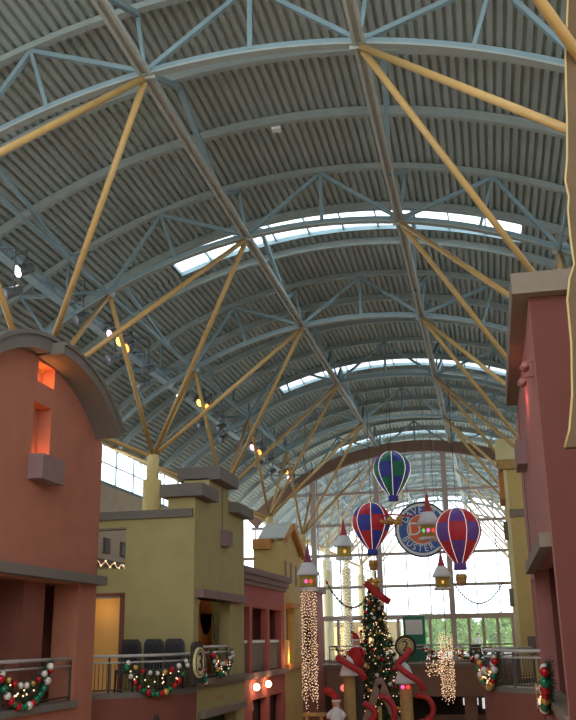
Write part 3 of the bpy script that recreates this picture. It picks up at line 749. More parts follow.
# big round restaurant sign
SC0 = Vector((-3.78, 56.5, 12.98))
root = thing('round_sign', 'large round blue and orange restaurant sign hanging before the glass wall', 'sign', SC0)
for r0, r1, m_, nm, dy in ((1.56, 1.66, 'sign_black', 'rim', -.02), (1.41, 1.56, 'white', 'border', 0), (.92, 1.41, 'sign_blue', 'letter_ring', .01), (.86, .92, 'white', 'inner_border', 0), (.001, .86, 'sign_orange', 'centre_disc', .01)):
    m = MB(); disc(m, SC0, r0, r1, dy, .12); pp = m.build(nm, m_, root)
    if nm == 'letter_ring': lr = pp
    if nm == 'centre_disc': cd = pp
def ring_text(par, txt, rad, start, end, size, flip=False):
    n = len(txt)
    for i, ch in enumerate(txt):
        a = start+(end-start)*(i/(n-1))
        p = SC0+Vector((rad*cos(a), -.01, rad*sin(a)))
        if ch == ' ': continue
        mb = MB(); add_text(mb, ch, size, facing(p, 0, .9, (a-pi/2) if not flip else (a+pi/2)), .015); mb.build('letter', 'white', par)
ring_text(lr, "DAVE &", 1.16, radians(147), radians(56), .62)
ring_text(lr, "BUSTER'S", 1.16, radians(208), radians(332), .54, True)
for ch, dx, sz in (('D', -.45, 1.12), ('&', .02, .54), ('B', .47, 1.12)):
    m = MB(); add_text(m, ch, sz, facing(SC0+Vector((dx, -.01, 0))), .015); m.build('letter', 'white', cd)
m = MB()
for dx in (-.8, .8): m.tube((SC0.x+dx, SC0.y+.05, SC0.z+1.4), (SC0.x+dx, SC0.y+.05, ZC+sqrt(RB**2-(SC0.x+dx-XM)**2)), .015, 5)
m.build('hanging_rod', 'dark', root)
# number 3 sign on the left balcony
c = Vector((-8.93, 28.4, 6.1)); th = 0
def number_sign(name, label, c, th, r, digit, sx, boardw, boardh, rnd=False):
    root = thing(name, label, 'sign', c, 'round number signs')
    R = Matrix.Translation(c) @ Matrix.Rotation(th, 4, 'Z')
    def add(mb, prof):
        b = len(mb.v); n = 32
        for (rr, y) in prof:
            for k in range(n):
                t = 2*pi*k/n; mb.v.append(tuple(R @ Vector((rr*cos(t), y, rr*sin(t)))))
        for i in range(len(prof)-1):
            for k in range(n): mb.face((b+i*n+k, b+i*n+(k+1) % n, b+(i+1)*n+(k+1) % n, b+(i+1)*n+k))
        mb.face([b+k for k in range(n)]); mb.face([b+(len(prof)-1)*n+k for k in range(n)][::-1])
    m = MB(); poly = [R @ Vector((x, .03, z)) for x, z in ((-boardw, -boardh), (boardw, -boardh), (boardw, boardh*.8), (boardw*.6, boardh), (-boardw*.6, boardh), (-boardw, boardh*.8))]
    if rnd: poly = [R @ Vector((boardw*cos(2*pi*k/32), .03, boardw*sin(2*pi*k/32))) for k in range(32)]
    m.prism(poly, (R @ Vector((0, .1, 0)))-(R @ Vector((0, 0, 0)))); m.build('board', 'dark', root)
    m = MB(); add(m, [(r, .03), (r, -.04), (r*.9, -.04)]); dk = m.build('disc', 'sign_cream', root)
    m = MB(); b0 = len(m.v)
    n = 32
    for k in range(n):
        t = 2*pi*k/n
        for rr, y in ((r*.8, -.035), (r*.8, -.055), (r*.86, -.055), (r*.86, -.035)): m.v.append(tuple(R @ Vector((rr*cos(t), y, rr*sin(t)))))
    for k in range(n):
        for j in range(4): m.face((b0+4*k+j, b0+4*k+(j+1) % 4, b0+4*((k+1) % n)+(j+1) % 4, b0+4*((k+1) % n)+j))
    m.build('ring', 'dark', dk)
    m = MB(); add_text(m, digit, r*1.75, R @ Matrix.Translation((0, -.05, 0)) @ Matrix.Rotation(pi/2, 4, 'X') @ Matrix.Diagonal((sx, 1, 1, 1)), .02); m.build('numeral', 'dark', dk)
    return root
number_sign('number_sign', 'round cream number 3 sign on a dark board at the left balcony', c, radians(87), .45, '3', 1.1, .42, .62)
number_sign('number_sign', 'round cream number 2 sign on the footbridge beside the Christmas tree', Vector((-5.08, 55.7, 6.25)), 0, .48, '2', 1.0, .62, .62, True)
root = thing('frame_board', 'white poster board in a green frame above the number 2 sign', 'poster', (-4.6, 57.2, F2))
m = MB(); m.box((-5.3, 57.2, F2+.2), (-4.0, 57.3, 7.95)); m.box((-5.2, 57.15, F2), (-5.1, 57.3, 6)); m.build('frame', 'bgreen', root)
m = MB(); m.box((-5.15, 57.17, 6.9), (-4.15, 57.2, 7.75)); m.build('poster', 'white', root)

# ------------------------------------------------------------------ garlands
BM = {}
for nm in ('b_red', 'b_green', 'b_gold', 'b_white'):
    mb = MB(); mb.ball((0, 0, 0), 1.0, 12, 8); me_o = mb.build('bauble', nm); BM[nm] = me_o.data; bpy.data.objects.remove(me_o)
def bauble(parent, p, r, nm, base):
    o = bpy.data.objects.new('bauble', BM[nm]); COL.objects.link(o); o.parent = parent
    o.location = Vector(p)-base; o.scale = (r, r, r); return o
def tuft(mb, c, n, L, w=.012, rng=random):
    for i in range(n):
        d = Vector((rng.uniform(-1, 1), rng.uniform(-1, 1), rng.uniform(-1, 1))).normalized()*L*rng.uniform(.6, 1.2)
        s = d.cross(Vector((.3, .5, .8))).normalized()*w
        t = d.cross(s).normalized()*w
        b = len(mb.v); c = Vector(c)
        mb.v += [tuple(c+s), tuple(c-s*.5+t), tuple(c-s*.5-t), tuple(c+d)]
        for q in ((0, 1, 3), (1, 2, 3), (2, 0, 3), (0, 2, 1)): mb.face([b+i for i in q])
def garland(label, p0, p1, sag_hi, sag_lo, br=.085, nlo=15, nhi=9, dens=60, group='bauble garlands on the railings'):
    p0 = Vector(p0); p1 = Vector(p1); base = (p0+p1)/2
    root = thing('garland', label, 'garland', base, group)
    rng = random.Random(sum(map(ord, label)))
    d = (p1-p0); out = Vector((-d.y, d.x, 0)).normalized()
    if out.dot(Vector((XM-base.x, -12.0, 0))) < 0: out = -out
    hi = lambda t: p0.lerp(p1, t)-Vector((0, 0, sag_hi*4*t*(1-t)))
    lo = lambda t: p0.lerp(p1, t)-Vector((0, 0, sag_lo*(4*t*(1-t))**.75))
    m = MB()
    for i in range(dens):
        t = rng.random(); c = hi(t).lerp(lo(t), rng.random())
        tuft(m, c, 9, br*2.0, br*.16, rng)
    for i in range(24): tuft(m, lo(i/23), 8, br*1.7, br*.16, rng); tuft(m, hi(i/23), 8, br*1.7, br*.16, rng)
    m.build('foliage', 'green_leaf', root)
    cyc = ['b_red', 'b_green', 'b_white', 'b_red', 'b_gold', 'b_green']
    for i in range(nlo):
        t = (i+.5)/nlo; bauble(root, lo(t)+out*br*.8, br*rng.uniform(.85, 1.15), cyc[(i+rng.randint(0, 1)) % 6], base)
    for i in range(nhi):
        t = (i+.5)/nhi; bauble(root, hi(t)+out*br*.8, br*rng.uniform(.8, 1.05), ['b_white', 'b_gold', 'b_red', 'b_white'][i % 4], base)
    m = MB()
    for i in range(16):
        t = rng.uniform(.08, .92); c = hi(t).lerp(lo(t), rng.random()); m.ball(c+out*br*1.1, br*.28, 6, 4)
    o = m.build('fairy_lights', 'fairy', root); o['kind'] = 'stuff'
garland('bauble garland on the railing of the salmon arched building', (SX+.06, 19.05, 6.2), (SX+.06, 21.6, 6.3), .42, .88)
garland('bauble garland on the curved balcony left of the number 3 sign', (-10.45, 26.0, 6.25), (-9.15, 28.0, 6.25), .4, .98, nlo=15)
garland('bauble garland under the ledge of the olive tower, right of the number 3 sign', (-9.2, 30.5, 6.45), (-9.2, 33.1, 6.4), .45, .8, .08)
garland('bauble strand hanging straight down beside the number 3 sign', (-9.1, 29.0, 6.4), (-9.05, 29.4, 5.45), .05, .2, .08, 9, 5, 20)
garland('bauble garland on the curved right balcony', (-.52, 29.6, 6.25), (.05, 28.3, 6.25), .5, .95, .1, 15, 9, 60)
garland('bauble garland hanging in the opening of the maroon building', (1.08, 21.3, 6.15), (1.06, 25.0, 5.5), .3, .75, .11, 17, 10, 70)
garland('bauble garland on the footbridge left of the Christmas tree', (-9.2, 55.9, 6.3), (-6.9, 55.9, 6.2), .35, .75, .09, 15, 8, 50)
garland('bauble garland on the footbridge right of the number 2 sign', (-4.1, 55.9, 6.25), (-2.8, 55.9, 6.1), .25, .6, .09, 10, 6, 40)
garland('bauble garland at the right end of the footbridge', (-2.6, 55.9, 6.25), (-.2, 55.9, 6.25), .35, .7, .09, 15, 8, 50)
# long swags of beads in front of the glass wall
def bead_swag(label, p0, p1, sag, n, cols, r=.07):
    p0 = Vector(p0); p1 = Vector(p1); base = (p0+p1)/2
    root = thing('bead_swag', label, 'garland', base, 'hanging bead swags')
    pts = [p0.lerp(p1, i/30)-Vector((0, 0, sag*4*(i/30)*(1-i/30))) for i in range(31)]
    m = MB(); m.sweep(pts, .03, 5); m.build('cord', 'green_leaf', root)
    for i in range(n):
        t = (i+.5)/n; bauble(root, p0.lerp(p1, t)-Vector((0, 0, sag*4*t*(1-t))), r, cols[i % len(cols)], base)
bead_swag('red and green bead swag from the near turret to the tree pole', (-8.05, 46.5, 9.55), (-6.0, 50.5, 9.75), 1.4, 22, ['b_red', 'b_green', 'b_green', 'b_white'])
bead_swag('dark bead swag hanging in front of the bright glass wall at right', (-2.3, 60.4, 10.0), (.8, 60.4, 10.0), 1.3, 26, ['b_green', 'b_red', 'b_green'], .06)

# ------------------------------------------------------------------ Christmas tree
TX, TY = -5.75, 47.0
root = thing('christmas_tree', 'tall decorated Christmas tree with baubles and lights in the hall centre', 'christmas tree', (TX, TY, 0))
m = MB(); m.sweep([(TX, TY, 0), (TX, TY, 9.0)], .15, 8, [.16, .03]); m.build('trunk', 'bark', root)
rng = random.Random(3); m = MB(); H = 9.3
def trad(z): return .16+1.75*((9.4-z)/9.4)**.82*(1 if z > .6 else .9)
for i in range(1500):
    z = .5+8.7*(1-rng.random()**.65) if False else .5+8.7*rng.random()**1.25
    a = rng.uniform(0, 2*pi); r = trad(z)*rng.uniform(.35, 1.02)
    p = Vector((TX+r*cos(a), TY+r*sin(a), z-.18*r))
    tuft(m, p, 10, .26, .022, rng)
m.build('foliage', 'green_leaf', root)
for i in range(100):
    z = .9+8.0*(i/100)**1.1; a = i*2.39996; r = trad(z)*.98
    if sin(a) > .35: a = -a
    bauble(root, (TX+r*cos(a), TY+r*sin(a), z-.15*r), .1 if z < 6 else .085, ['b_red', 'b_gold', 'b_white', 'b_green', 'b_gold'][i % 5], Vector((TX, TY, 0)))
m = MB()
for i in range(420):
    z = .6+8.5*rng.random(); a = rng.uniform(0, 2*pi); r = trad(z)*rng.uniform(.9, 1.04); m.ball((TX+r*cos(a), TY+r*sin(a), z-.15*r), .026, 5, 4)
o = m.build('fairy_lights', 'fairy', root); o['kind'] = 'stuff'
m = MB()
for k in range(14):
    a = k*2*pi/7; d = Vector((cos(a)*.8, sin(a)*.4, .5 if k > 6 else 1.0)).normalized(); L = .55
    m.sweep([(TX, TY, 9.15), Vector((TX, TY, 9.15))+d*L*.6+Vector((0, 0, .1)), Vector((TX, TY, 9.15))+d*L], .08, 6, [.1, .08, .02])
m.ball((TX, TY, 9.3), .28, 10, 8); m.build('gold_bow', 'gold', root)
# red fabric tube across the tree top and a thin pole
m = MB(); m.sweep([(-6.0, 46.1, 9.35), (-5.2, 46.1, 8.62), (-4.85, 46.1, 8.4)], .16, 10, [.16, .18, .16]); tag(m.build('ribbon_roll', 'red_ribbon'), 'thick red ribbon roll slung across the tree top', 'ribbon')
m = MB(); m.tube((-6.02, 50.5, 0), (-6.02, 50.5, 10.2), .06, 8); tag(m.build('pole', 'grey_metal'), 'thin grey pole standing left behind the Christmas tree', 'pole')

# ------------------------------------------------------------------ hanging turrets with light curtains
def turret(label, c, r, cone_m, curtain, hang, lm='fairy', dens=1.0, wins=((-.2, 'win_pink'), (.4, 'win_red'))):
    """c: brim height centre"""
    x, y, z = c
    root = thing('hanging_turret', label, 'decoration', c, 'hanging fairy-tale turrets')
    m = MB(); m.lathe([(r*.5, z+r*.9), (r*.36, z+r*1.3), (r*.2, z+r*1.9), (r*.06, z+r*2.75), (.01, z+r*2.85)], (x, y, 0), 14); m.build('cone_roof', cone_m, root)
    m = MB(); m.ball((x, y, z+r*2.95), r*.09, 8, 6); m.build('finial', 'gold', root)
    prof = [(r*.8, z), (r*1.02, z+r*.03), (r*1.0, z+r*.22), (r*.82, z+r*.5), (r*.66, z+r*.85), (r*.52, z+r*1.1), (r*.4, z+r*1.15)]
    m = MB(); m.lathe(prof, (x, y, 0), 20); m.build('snow_brim', 'snow', root)
    m = MB(); m.lathe([(r*.62, z-r*1.15), (r*.74, z-r*1.1), (r*.72, z+.02)], (x, y, 0), 16); tw = m.build('wall', 'turret', root)
    m = MB()
    for k in range(18):
        a = 2*pi*k/18; m.ball((x+r*.74*cos(a), y+r*.74*sin(a), z-r*1.15), r*.16, 8, 5)
    m.build('snow_rim', 'snow', root)
    for k, (da, wm) in enumerate(wins):
        a = -pi/2+da+.15
        p = Vector((x+r*.71*cos(a), y+r*.71*sin(a), z-r*.5)); m = MB(); m.lathe([(r*.13, -.02), (r*.13, .03)], (0, 0, 0), 12, 'y')
        Rm = Matrix.Translation(p) @ Matrix.Rotation(a+pi/2, 4, 'Z') @ Matrix.Diagonal((1, 1, 1.3, 1)); m.v = [tuple(Rm @ Vector(v)) for v in m.v]; m.build('lit_window', wm, tw)
    m = MB(); m.tube((x, y, z+r*2.95), (x, y, hang), .012, 5); m.build('hanging_cord', 'grey_metal', root)
    if curtain:
        zb = curtain; rng = random.Random(int(x*100)); m = MB(); w = MB(); ns = 17
        for k in range(ns):
            a = 2*pi*k/ns; rr = r*.62; zz = z-r*1.25; end = zb+rng.uniform(-.4, .6)
            px, py = x+rr*cos(a), y+rr*sin(a)
            pts = []
            while zz > end:
                pts.append((px+rng.uniform(-.05, .05), py+rng.uniform(-.05, .05), zz)); zz -= .13*rng.uniform(.8, 1.3)/dens
            if len(pts) > 1: w.sweep(pts, .008, 4)
            for p in pts: m.ball(p, .021, 5, 4)
        w.build('wire_curtain', 'dark', root)['kind'] = 'stuff'
        m.build('light_curtain', lm, root)['kind'] = 'stuff'
    return root
crown = lambda x: ZC+sqrt(RB**2-(x-XM)**2)
turret('plum-coned snowy turret with a long light curtain, leftmost, by the gabled building', (-8.47, 44.0, 9.62), .54, 'purple', 3.9, crown(-8.47))
turret('red-coned snowy turret hanging before the glass wall, left of the red and blue balloon', (-8.52, 56.0, 12.05), .6, 'red_cone', 5.6, crown(-8.52), 'fairy_w', .8, ((.1, 'win_orange'),))
turret('red-coned snowy turret hanging in front of the round sign', (-2.76, 46.0, 12.0), .57, 'red_cone', None, crown(-2.76), wins=((-.75, 'win_green'), (-.15, 'win_pink'), (.45, 'win_red')))
turret('small red-coned snowy turret below the red and violet balloon, above a light curtain', (-2.47, 50.0, 9.72), .5, 'red_cone', None, crown(-2.47), wins=((.0, 'win_orange'),))
# separate light curtain pillar below the fourth turret
root = thing('light_curtain', 'column of warm fairy-light strands hanging right of the Christmas tree', 'lights', (-2.5, 50, 4), 'hanging fairy-light strands')
rng = random.Random(5); m = MB(); w = MB()
for k in range(22):
    a = 2*pi*k/22; px, py = -2.5+.32*cos(a), 50+.32*sin(a); zz = 6.8+rng.uniform(-.3, .2); end = 3.7+rng.uniform(-.3, .6); pts = []
    while zz > end: pts.append((px+rng.uniform(-.07, .07), py+rng.uniform(-.05, .05), zz)); zz -= rng.uniform(.08, .16)
    if len(pts) > 1: w.sweep(pts, .008, 4)
    for p in pts: m.ball(p, .021, 5, 4)
for k in range(70): m.ball((-3.6+rng.uniform(0, .9), 50+rng.uniform(-.2, .2), 5.2+rng.uniform(-.4, .45)), .022, 5, 4)
m.build('bulbs', 'fairy', root)['kind'] = 'stuff'; w.build('wires', 'dark', root)['kind'] = 'stuff'
m = MB(); m.tube((-2.45, 50, 6.8), (-2.45, 50, 9.2), .03, 6); m.build('hanging_rod', 'red_cone', root)

# ------------------------------------------------------------------ hot-air balloons
def balloon(label, c, r, cols, h, hang, basket, rz=0.0, sk=None):
    """c: centre of the widest ring"""
    x, y, z = c
    root = thing('toy_balloon', label, 'balloon', c, 'hanging hot-air balloon decorations')
    nG = 8; rows = 14; sub = 4
    pr = []
    for i in range(rows+1):
        t = i/rows
        if t < .45: a = pi/2*(1-t/.45); pr.append((r*cos(a), z+r*1.02*sin(a)))
        else:
            u = (t-.45)/.55; pr.append((r*(1-(u**1.55)*.74), z-u*h))
    m = MB(); m.smooth = True; n = nG*sub
    for (R, zz) in pr:
        for k in range(n):
            a = rz+2*pi*k/n; q = 1+.035*abs(sin(a*nG/2-rz*nG/2)); m.v.append((x+max(.01, R)*q*cos(a), y+max(.01, R)*q*sin(a), zz))
    for i in range(rows):
        band = 0 if i < 5 else (1 if i < 9 else 2)
        for k in range(n):
            m.cur = ((k//sub)+band) % 2
            m.face((i*n+k, i*n+(k+1) % n, (i+1)*n+(k+1) % n, (i+1)*n+k))
    env = m.build('envelope', list(cols), root)
    zb = pr[-1][1]; rb = pr[-1][0]
    m = MB(); m.lathe([(rb*1.0, zb+.02), (rb*1.12, zb-r*.3), (rb*1.05, zb-r*.3), (rb*.94, zb+.02)], (x, y, 0), 16); m.build('skirt', sk or cols[0], root)
    m = MB()
    for k in range(nG):
        a = rz+2*pi*k/nG
        m.sweep([(x+(max(R, .02)*1.012)*cos(a), y+(max(R, .02)*1.012)*sin(a), zz) for R, zz in pr], .007, 4)
    for k in range(nG):
        a = rz+2*pi*k/nG
        for j in range(40):
            t = j/39*rows; i = min(rows-1, int(t)); f_ = t-i
            R = pr[i][0]*(1-f_)+pr[i+1][0]*f_; zz = pr[i][1]*(1-f_)+pr[i+1][1]*f_
            m.ball((x+(max(R, .02)*1.03)*cos(a), y+(max(R, .02)*1.03)*sin(a), zz), .015, 5, 4)
    m.build('light_cords', 'fairy_w', env)
    m = MB(); m.tube((x, y, z+r*1.02), (x, y, hang), .015, 5); m.build('hanging_cord', 'dark', root)
    if basket:
        bz = zb-r*.3-basket
        m = MB(); m.lathe([(r*.18, bz-r*.3), (r*.25, bz), (r*.22, bz), (r*.16, bz-r*.25)], (x, y, 0), 12); m.build('basket', 'basket', root)
        for k in range(4):
            a = pi/4+k*pi/2; q = MB(); q.tube((x+r*.23*cos(a), y+r*.23*sin(a), bz), (x+rb*1.05*cos(a), y+rb*1.05*sin(a), zb-r*.3), .012, 5); q.build('rope', 'basket', root)
        q = MB()
        for k in range(5):
            a = k*2*pi/5; q.ball((x+r*.14*cos(a), y+r*.14*sin(a), bz+r*.08), r*.13, 8, 6)
        q.build('parcels', 'gold', root)
    return root
balloon('green and blue chequered toy hot-air balloon, the highest one', (-4.42, 46.0, 14.85), .92, ('blue', 'bgreen'), 1.3, crown(-4.42), 0, .1)
balloon('red and blue chequered toy hot-air balloon left of the round sign', (-5.57, 46.0, 12.25), .96, ('blue', 'bred'), 1.3, crown(-5.57), .45, .1)
balloon('red and violet chequered toy hot-air balloon right of the round sign', (-1.3, 44.0, 11.45), 1.06, ('bred', 'bpurple'), 1.45, crown(-1.3), .4, .42, 'bpurple')
root = thing('gold_ornament', 'gold ribbon and bell cluster between the balloon and the round sign', 'ornament', (-4.42, 44.6, 12.1))
m = MB(); rng = random.Random(2)
for i in range(14):
    p = Vector((-4.42+rng.uniform(-.5, .45), 44.6+rng.uniform(-.1, .1), 12.12+rng.uniform(-.2, .2))); m.ball(p, rng.uniform(.08, .16), 8, 6)
m.build('bells', 'gold', root)
m = MB(); m.sweep(curve_pts([(-4.95, 44.6, 12.35), (-4.4, 44.52, 12.42), (-3.8, 44.6, 12.34), (-3.3, 44.6, 12.3)]), .045, 6); m.build('ribbon', 'red_ribbon', root)
m = MB(); m.tube((-4.42, 44.6, 12.3), (-4.42, 44.6, crown(-4.42)), .01, 5); m.build('hanging_cord', 'dark', root)

# ------------------------------------------------------------------ candy village in the centre
def helix(c, r, z0, z1, turns, w, name, label, mname='red_ribbon', ph=0):
    x, y = c; m = MB(); n = int(24*turns); b = len(m.v)
    for i in range(n+1):
        t = i/n; a = ph+2*pi*turns*t; z = z1+(z0-z1)*t
        for (rr, dz) in ((r, w/2), (r, -w/2), (r-.03, -w/2), (r-.03, w/2)): m.v.append((x+rr*cos(a), y+rr*sin(a), z+dz))
    for i in range(n):
        for k in range(4): m.face((b+4*i+k, b+4*i+(k+1) % 4, b+4*i+4+(k+1) % 4, b+4*i+4+k))
    m.face([b+3, b+2, b+1, b]); m.face([b+4*n+k for k in range(4)])
    return tag(m.build(name, mname), label, 'ribbon', 'red ribbon spirals in the village')
def hut(label, x, y, zt, r, lit=True):
    root = thing('snow_hut_post', label, 'decoration', (x, y, 0), 'snow-roofed village posts')
    m = MB(); m.lathe([(.28, 0), (.26, zt)], (x, y, 0), 10); m.build('post', 'wood', root)
    m = MB(); m.lathe([(r, zt-.02), (r*1.02, zt+.08), (r*.75, zt+.35), (r*.4, zt+.68), (r*.12, zt+.8)], (x, y, 0), 14); m.build('snow_roof', 'snow', root)
    for a, wm in ((-pi/2-.35, 'win_pink'), (-pi/2+.45, 'win_red')) if lit else ():
        m = MB(); m.ball((x+.3*cos(a), y+.3*sin(a), zt-.14), .075, 8, 6); m.build('lit_window', wm, root)
    return root
hut('wooden post with a small snow roof left of the Christmas tree', -6.5, 43.0, 5.15, .42, False)
hut('wooden post with a small snow roof and lit windows right of the Christmas tree', -3.72, 40.0, 4.95, .43)
m = MB(); m.sweep(curve_pts([(-6.95, 42.5, 5.95), (-6.4, 42.4, 5.62), (-5.9, 42.5, 5.3), (-5.75, 42.6, 5.0)], 6), .14, 10); tag(m.build('ribbon_roll', 'red_ribbon'), 'thick red ribbon roll across the snow roof left of the tree', 'ribbon')
m = MB(); m.sweep(curve_pts([(-3.45, 39.6, 6.3), (-3.6, 39.45, 6.0), (-3.95, 39.4, 5.7), (-3.6, 39.35, 5.35), (-3.15, 39.4, 5.05), (-2.95, 39.5, 4.7)], 6), .13, 10); tag(m.build('ribbon_roll', 'red_ribbon'), 'long red ribbon roll winding down past the right snow-roofed post', 'ribbon')
m = MB(); m.sweep(curve_pts([(-3.3, 39.7, 4.5), (-2.85, 39.6, 4.4), (-2.62, 39.6, 4.0), (-2.8, 39.6, 3.6), (-3.3, 39.7, 3.45)], 6), .11, 10); tag(m.build('ribbon_roll', 'red_ribbon'), 'curled red ribbon loop below the right snow-roofed post', 'ribbon')
m = MB(); m.sweep(curve_pts([(-7.55, 42.6, 4.6), (-7.15, 42.5, 4.4), (-6.98, 42.5, 4.0), (-7.15, 42.5, 3.6), (-7.6, 42.6, 3.4)], 6), .15, 10); tag(m.build('ribbon_roll', 'red_ribbon'), 'curled red ribbon loop beside the near light curtain', 'ribbon')
# A-frame house
root = thing('a_frame_house', 'brown timber A-frame gable standing before the Christmas tree', 'playhouse', (-4.65, 39.4, 0))
ap = Vector((-4.68, 39.2, 5.1))
for s in (-1, 1):
    m = MB(); m.beam(ap, (ap.x+s*.98, ap.y, 3.0), .9, .17, (0, 0, 1)) if False else m.beam(ap, (ap.x+s*.98, ap.y, 2.6), .3, .26, (0, 1, 0)); m.build('rafter', 'timber', root)
m = MB(); m.box((ap.x-.1, ap.y-.14, ap.z-.16), (ap.x+.1, ap.y+.14, ap.z+.1)); m.build('ridge_block', 'timber', root)
m = MB(); m.box((ap.x-.9, ap.y+.1, 0), (ap.x+.9, ap.y+.5, 2.8)); m.build('front_wall', 'wood', root)
m = MB(); m.box((ap.x-.12, ap.y, 2.6), (ap.x+.02, ap.y+.14, 4.1)); m.build('king_post', 'turret', root)
m = MB(); m.sweep(curve_pts([(-5.35, 38.98, 4.25), (-5.0, 38.98, 4.05), (-4.9, 38.98, 3.75), (-5.3, 38.98, 3.45)], 6), .12, 10); tag(m.build('ribbon_roll', 'red_ribbon'), 'red ribbon loop at the left leg of the A-frame', 'ribbon')
m = MB(); m.sweep(curve_pts([(-4.7, 38.98, 4.5), (-4.35, 38.98, 4.4), (-4.12, 38.98, 4.0), (-4.2, 38.98, 3.6), (-4.6, 38.98, 3.4)], 6), .12, 10); tag(m.build('ribbon_roll', 'red_ribbon'), 'red ribbon loop inside the A-frame gable', 'ribbon')
# small gabled crate at the near light curtain
root = thing('toy_workbench', 'small wooden toy bench under the near light curtain', 'bench', (-8.0, 42.5, 0))
m = MB(); m.box((-8.5, 42.2, 3.5), (-7.5, 42.8, 3.62)); m.box((-8.4, 42.25, 0), (-8.25, 42.75, 3.5)); m.box((-7.75, 42.25, 0), (-7.6, 42.75, 3.5)); m.build('frame', 'wood', root)
# festive figures (soft toys)
def figure(label, x, y, z, s, hat, coat):
    root = thing('festive_figure', label, 'figure', (x, y, z), 'soft festive figures')
    m = MB(); m.lathe([(.3*s, 0), (.36*s, .1*s), (.33*s, .5*s), (.2*s, .85*s), (.1*s, .95*s)], (x, y, z), 14)
    for d in (-1, 1): m.sweep([(x+d*.18*s, y, z+.78*s), (x+d*.38*s, y-.1*s, z+.6*s), (x+d*.34*s, y-.28*s, z+.5*s)], .09*s, 8, [.1*s, .09*s, .07*s])
    m.build('body', coat, root)
    m = MB(); m.ball((x, y, z+1.08*s), .19*s, 12, 8); m.ball((x, y-.19*s, z+1.07*s), .035*s, 6, 4); hd = m.build('head', 'skin', root)
    for d in (-1, 1):
        e = MB(); e.ball((x+d*.07*s, y-.17*s, z+1.13*s), .02*s, 6, 4); e.build('eye', 'black', hd)
    m = MB(); m.lathe([(.13*s, 0), (.2*s, .03*s), (.13*s, .09*s)], (x, y, z+.88*s), 12); m.build('collar', 'snow', root)
    m = MB(); m.lathe([(.2*s, 0), (.22*s, .05*s), (.2*s, .1*s)], (x, y, z+1.16*s), 14); m.build('hat_brim', 'snow', root)
    m = MB(); m.sweep([(x, y, z+1.22*s), (x-.06*s, y, z+1.45*s), (x-.2*s, y, z+1.58*s)], .2*s, 12, [.19*s, .14*s, .05*s]); m.ball((x-.22*s, y, z+1.58*s), .06*s, 8, 6); m.build('hat', hat, root)
figure('soft figure in a red coat and red cap left of the Christmas tree', -6.26, 44.05, 5.53, .93, 'red_cloth', 'red_cloth')
figure('soft white-coated figure with a red cap on the floor by the left snow post', -6.95, 42.0, 3.0, .95, 'red_cloth', 'snow')
m = MB(); m.ball((-7.0, 44.5, 4.55), .16, 12, 8); tag(m.build('red_ball', 'lens_red'), 'glowing red ball behind the left snow-roofed post', 'ball')
m = MB(); m.box((-7.4, 41.7, 0), (-6.5, 42.4, 3.0)); tag(m.build('display_plinth', 'dark'), 'dark plinth under the white-coated figure', 'plinth')
m = MB(); m.lathe([(.25, 0), (.25, 5.53)], (-6.26, 44.05, 0), 10); tag(m.build('display_plinth', 'dark'), 'dark round plinth under the red-coated figure', 'plinth')

# ------------------------------------------------------------------ lighting catwalk and spotlights
BX, BZ = -12.8, 17.25
root = thing('lighting_beam', 'light blue beam along the left roof edge carrying the stage lamps', 'beam', (BX, 36, BZ))
m = MB(); m.beam((BX, YBEG, BZ), (BX, 60, BZ), .32, .1); m.beam((BX, YBEG, BZ+.3), (BX, 60, BZ+.3), .2, .1); m.build('chord', 'steel', root)
m = MB()
for i in range(38): m.beam((BX, YBEG+1.5*i, BZ), (BX, YBEG+1.5*i+.75, BZ+.3), .05, .05); m.beam((BX, YBEG+1.5*i+.75, BZ+.3), (BX, YBEG+1.5*i+1.5, BZ), .05, .05)
m.build('lacing', 'steel', root)
for i in range(6):
    yy = Y0+BAY*i
    m = MB(); m.tube((BX, yy, BZ+.3), (BX, yy, ZC+sqrt(RD**2-(BX-XM)**2)-.1), .04, 6); m.build('hanger', 'steel', root)
def spot_proto(lm):
    root = thing('stage_lamp', 'x', 'lamp', (0, 0, 0), 'stage lamps along the left roof edge')
    m = MB(); m.lathe([(.11, -.28), (.15, -.24), (.16, .1), (.2, .24), (.19, .26), (.15, .2)], (0, 0, 0), 14)
    Rm = Matrix.Rotation(radians(-35), 4, 'Z') @ Matrix.Rotation(radians(118), 4, 'X'); T = lambda p: tuple(Rm @ Vector(p))
    m.v = [T(v) for v in m.v]; hs = m.build('housing', 'grey_metal', root)
    m = MB(); m.lathe([(.001, .2), (.165, .21), (.165, .23), (.001, .235)], (0, 0, 0), 14); m.v = [T(v) for v in m.v]; m.build('lens', lm, hs)
    m = MB(); m.sweep([T((.19, 0, 0)), T((.2, .1, -.02)), (.02, .0, .4), T((-.2, .1, -.02)), T((-.19, 0, 0))], .02, 6); m.build('yoke', 'grey_metal', root)
    m = MB(); m.tube((.02, 0, .38), (.02, 0, .6), .03, 6); m.build('clamp', 'grey_metal', root)
    return root
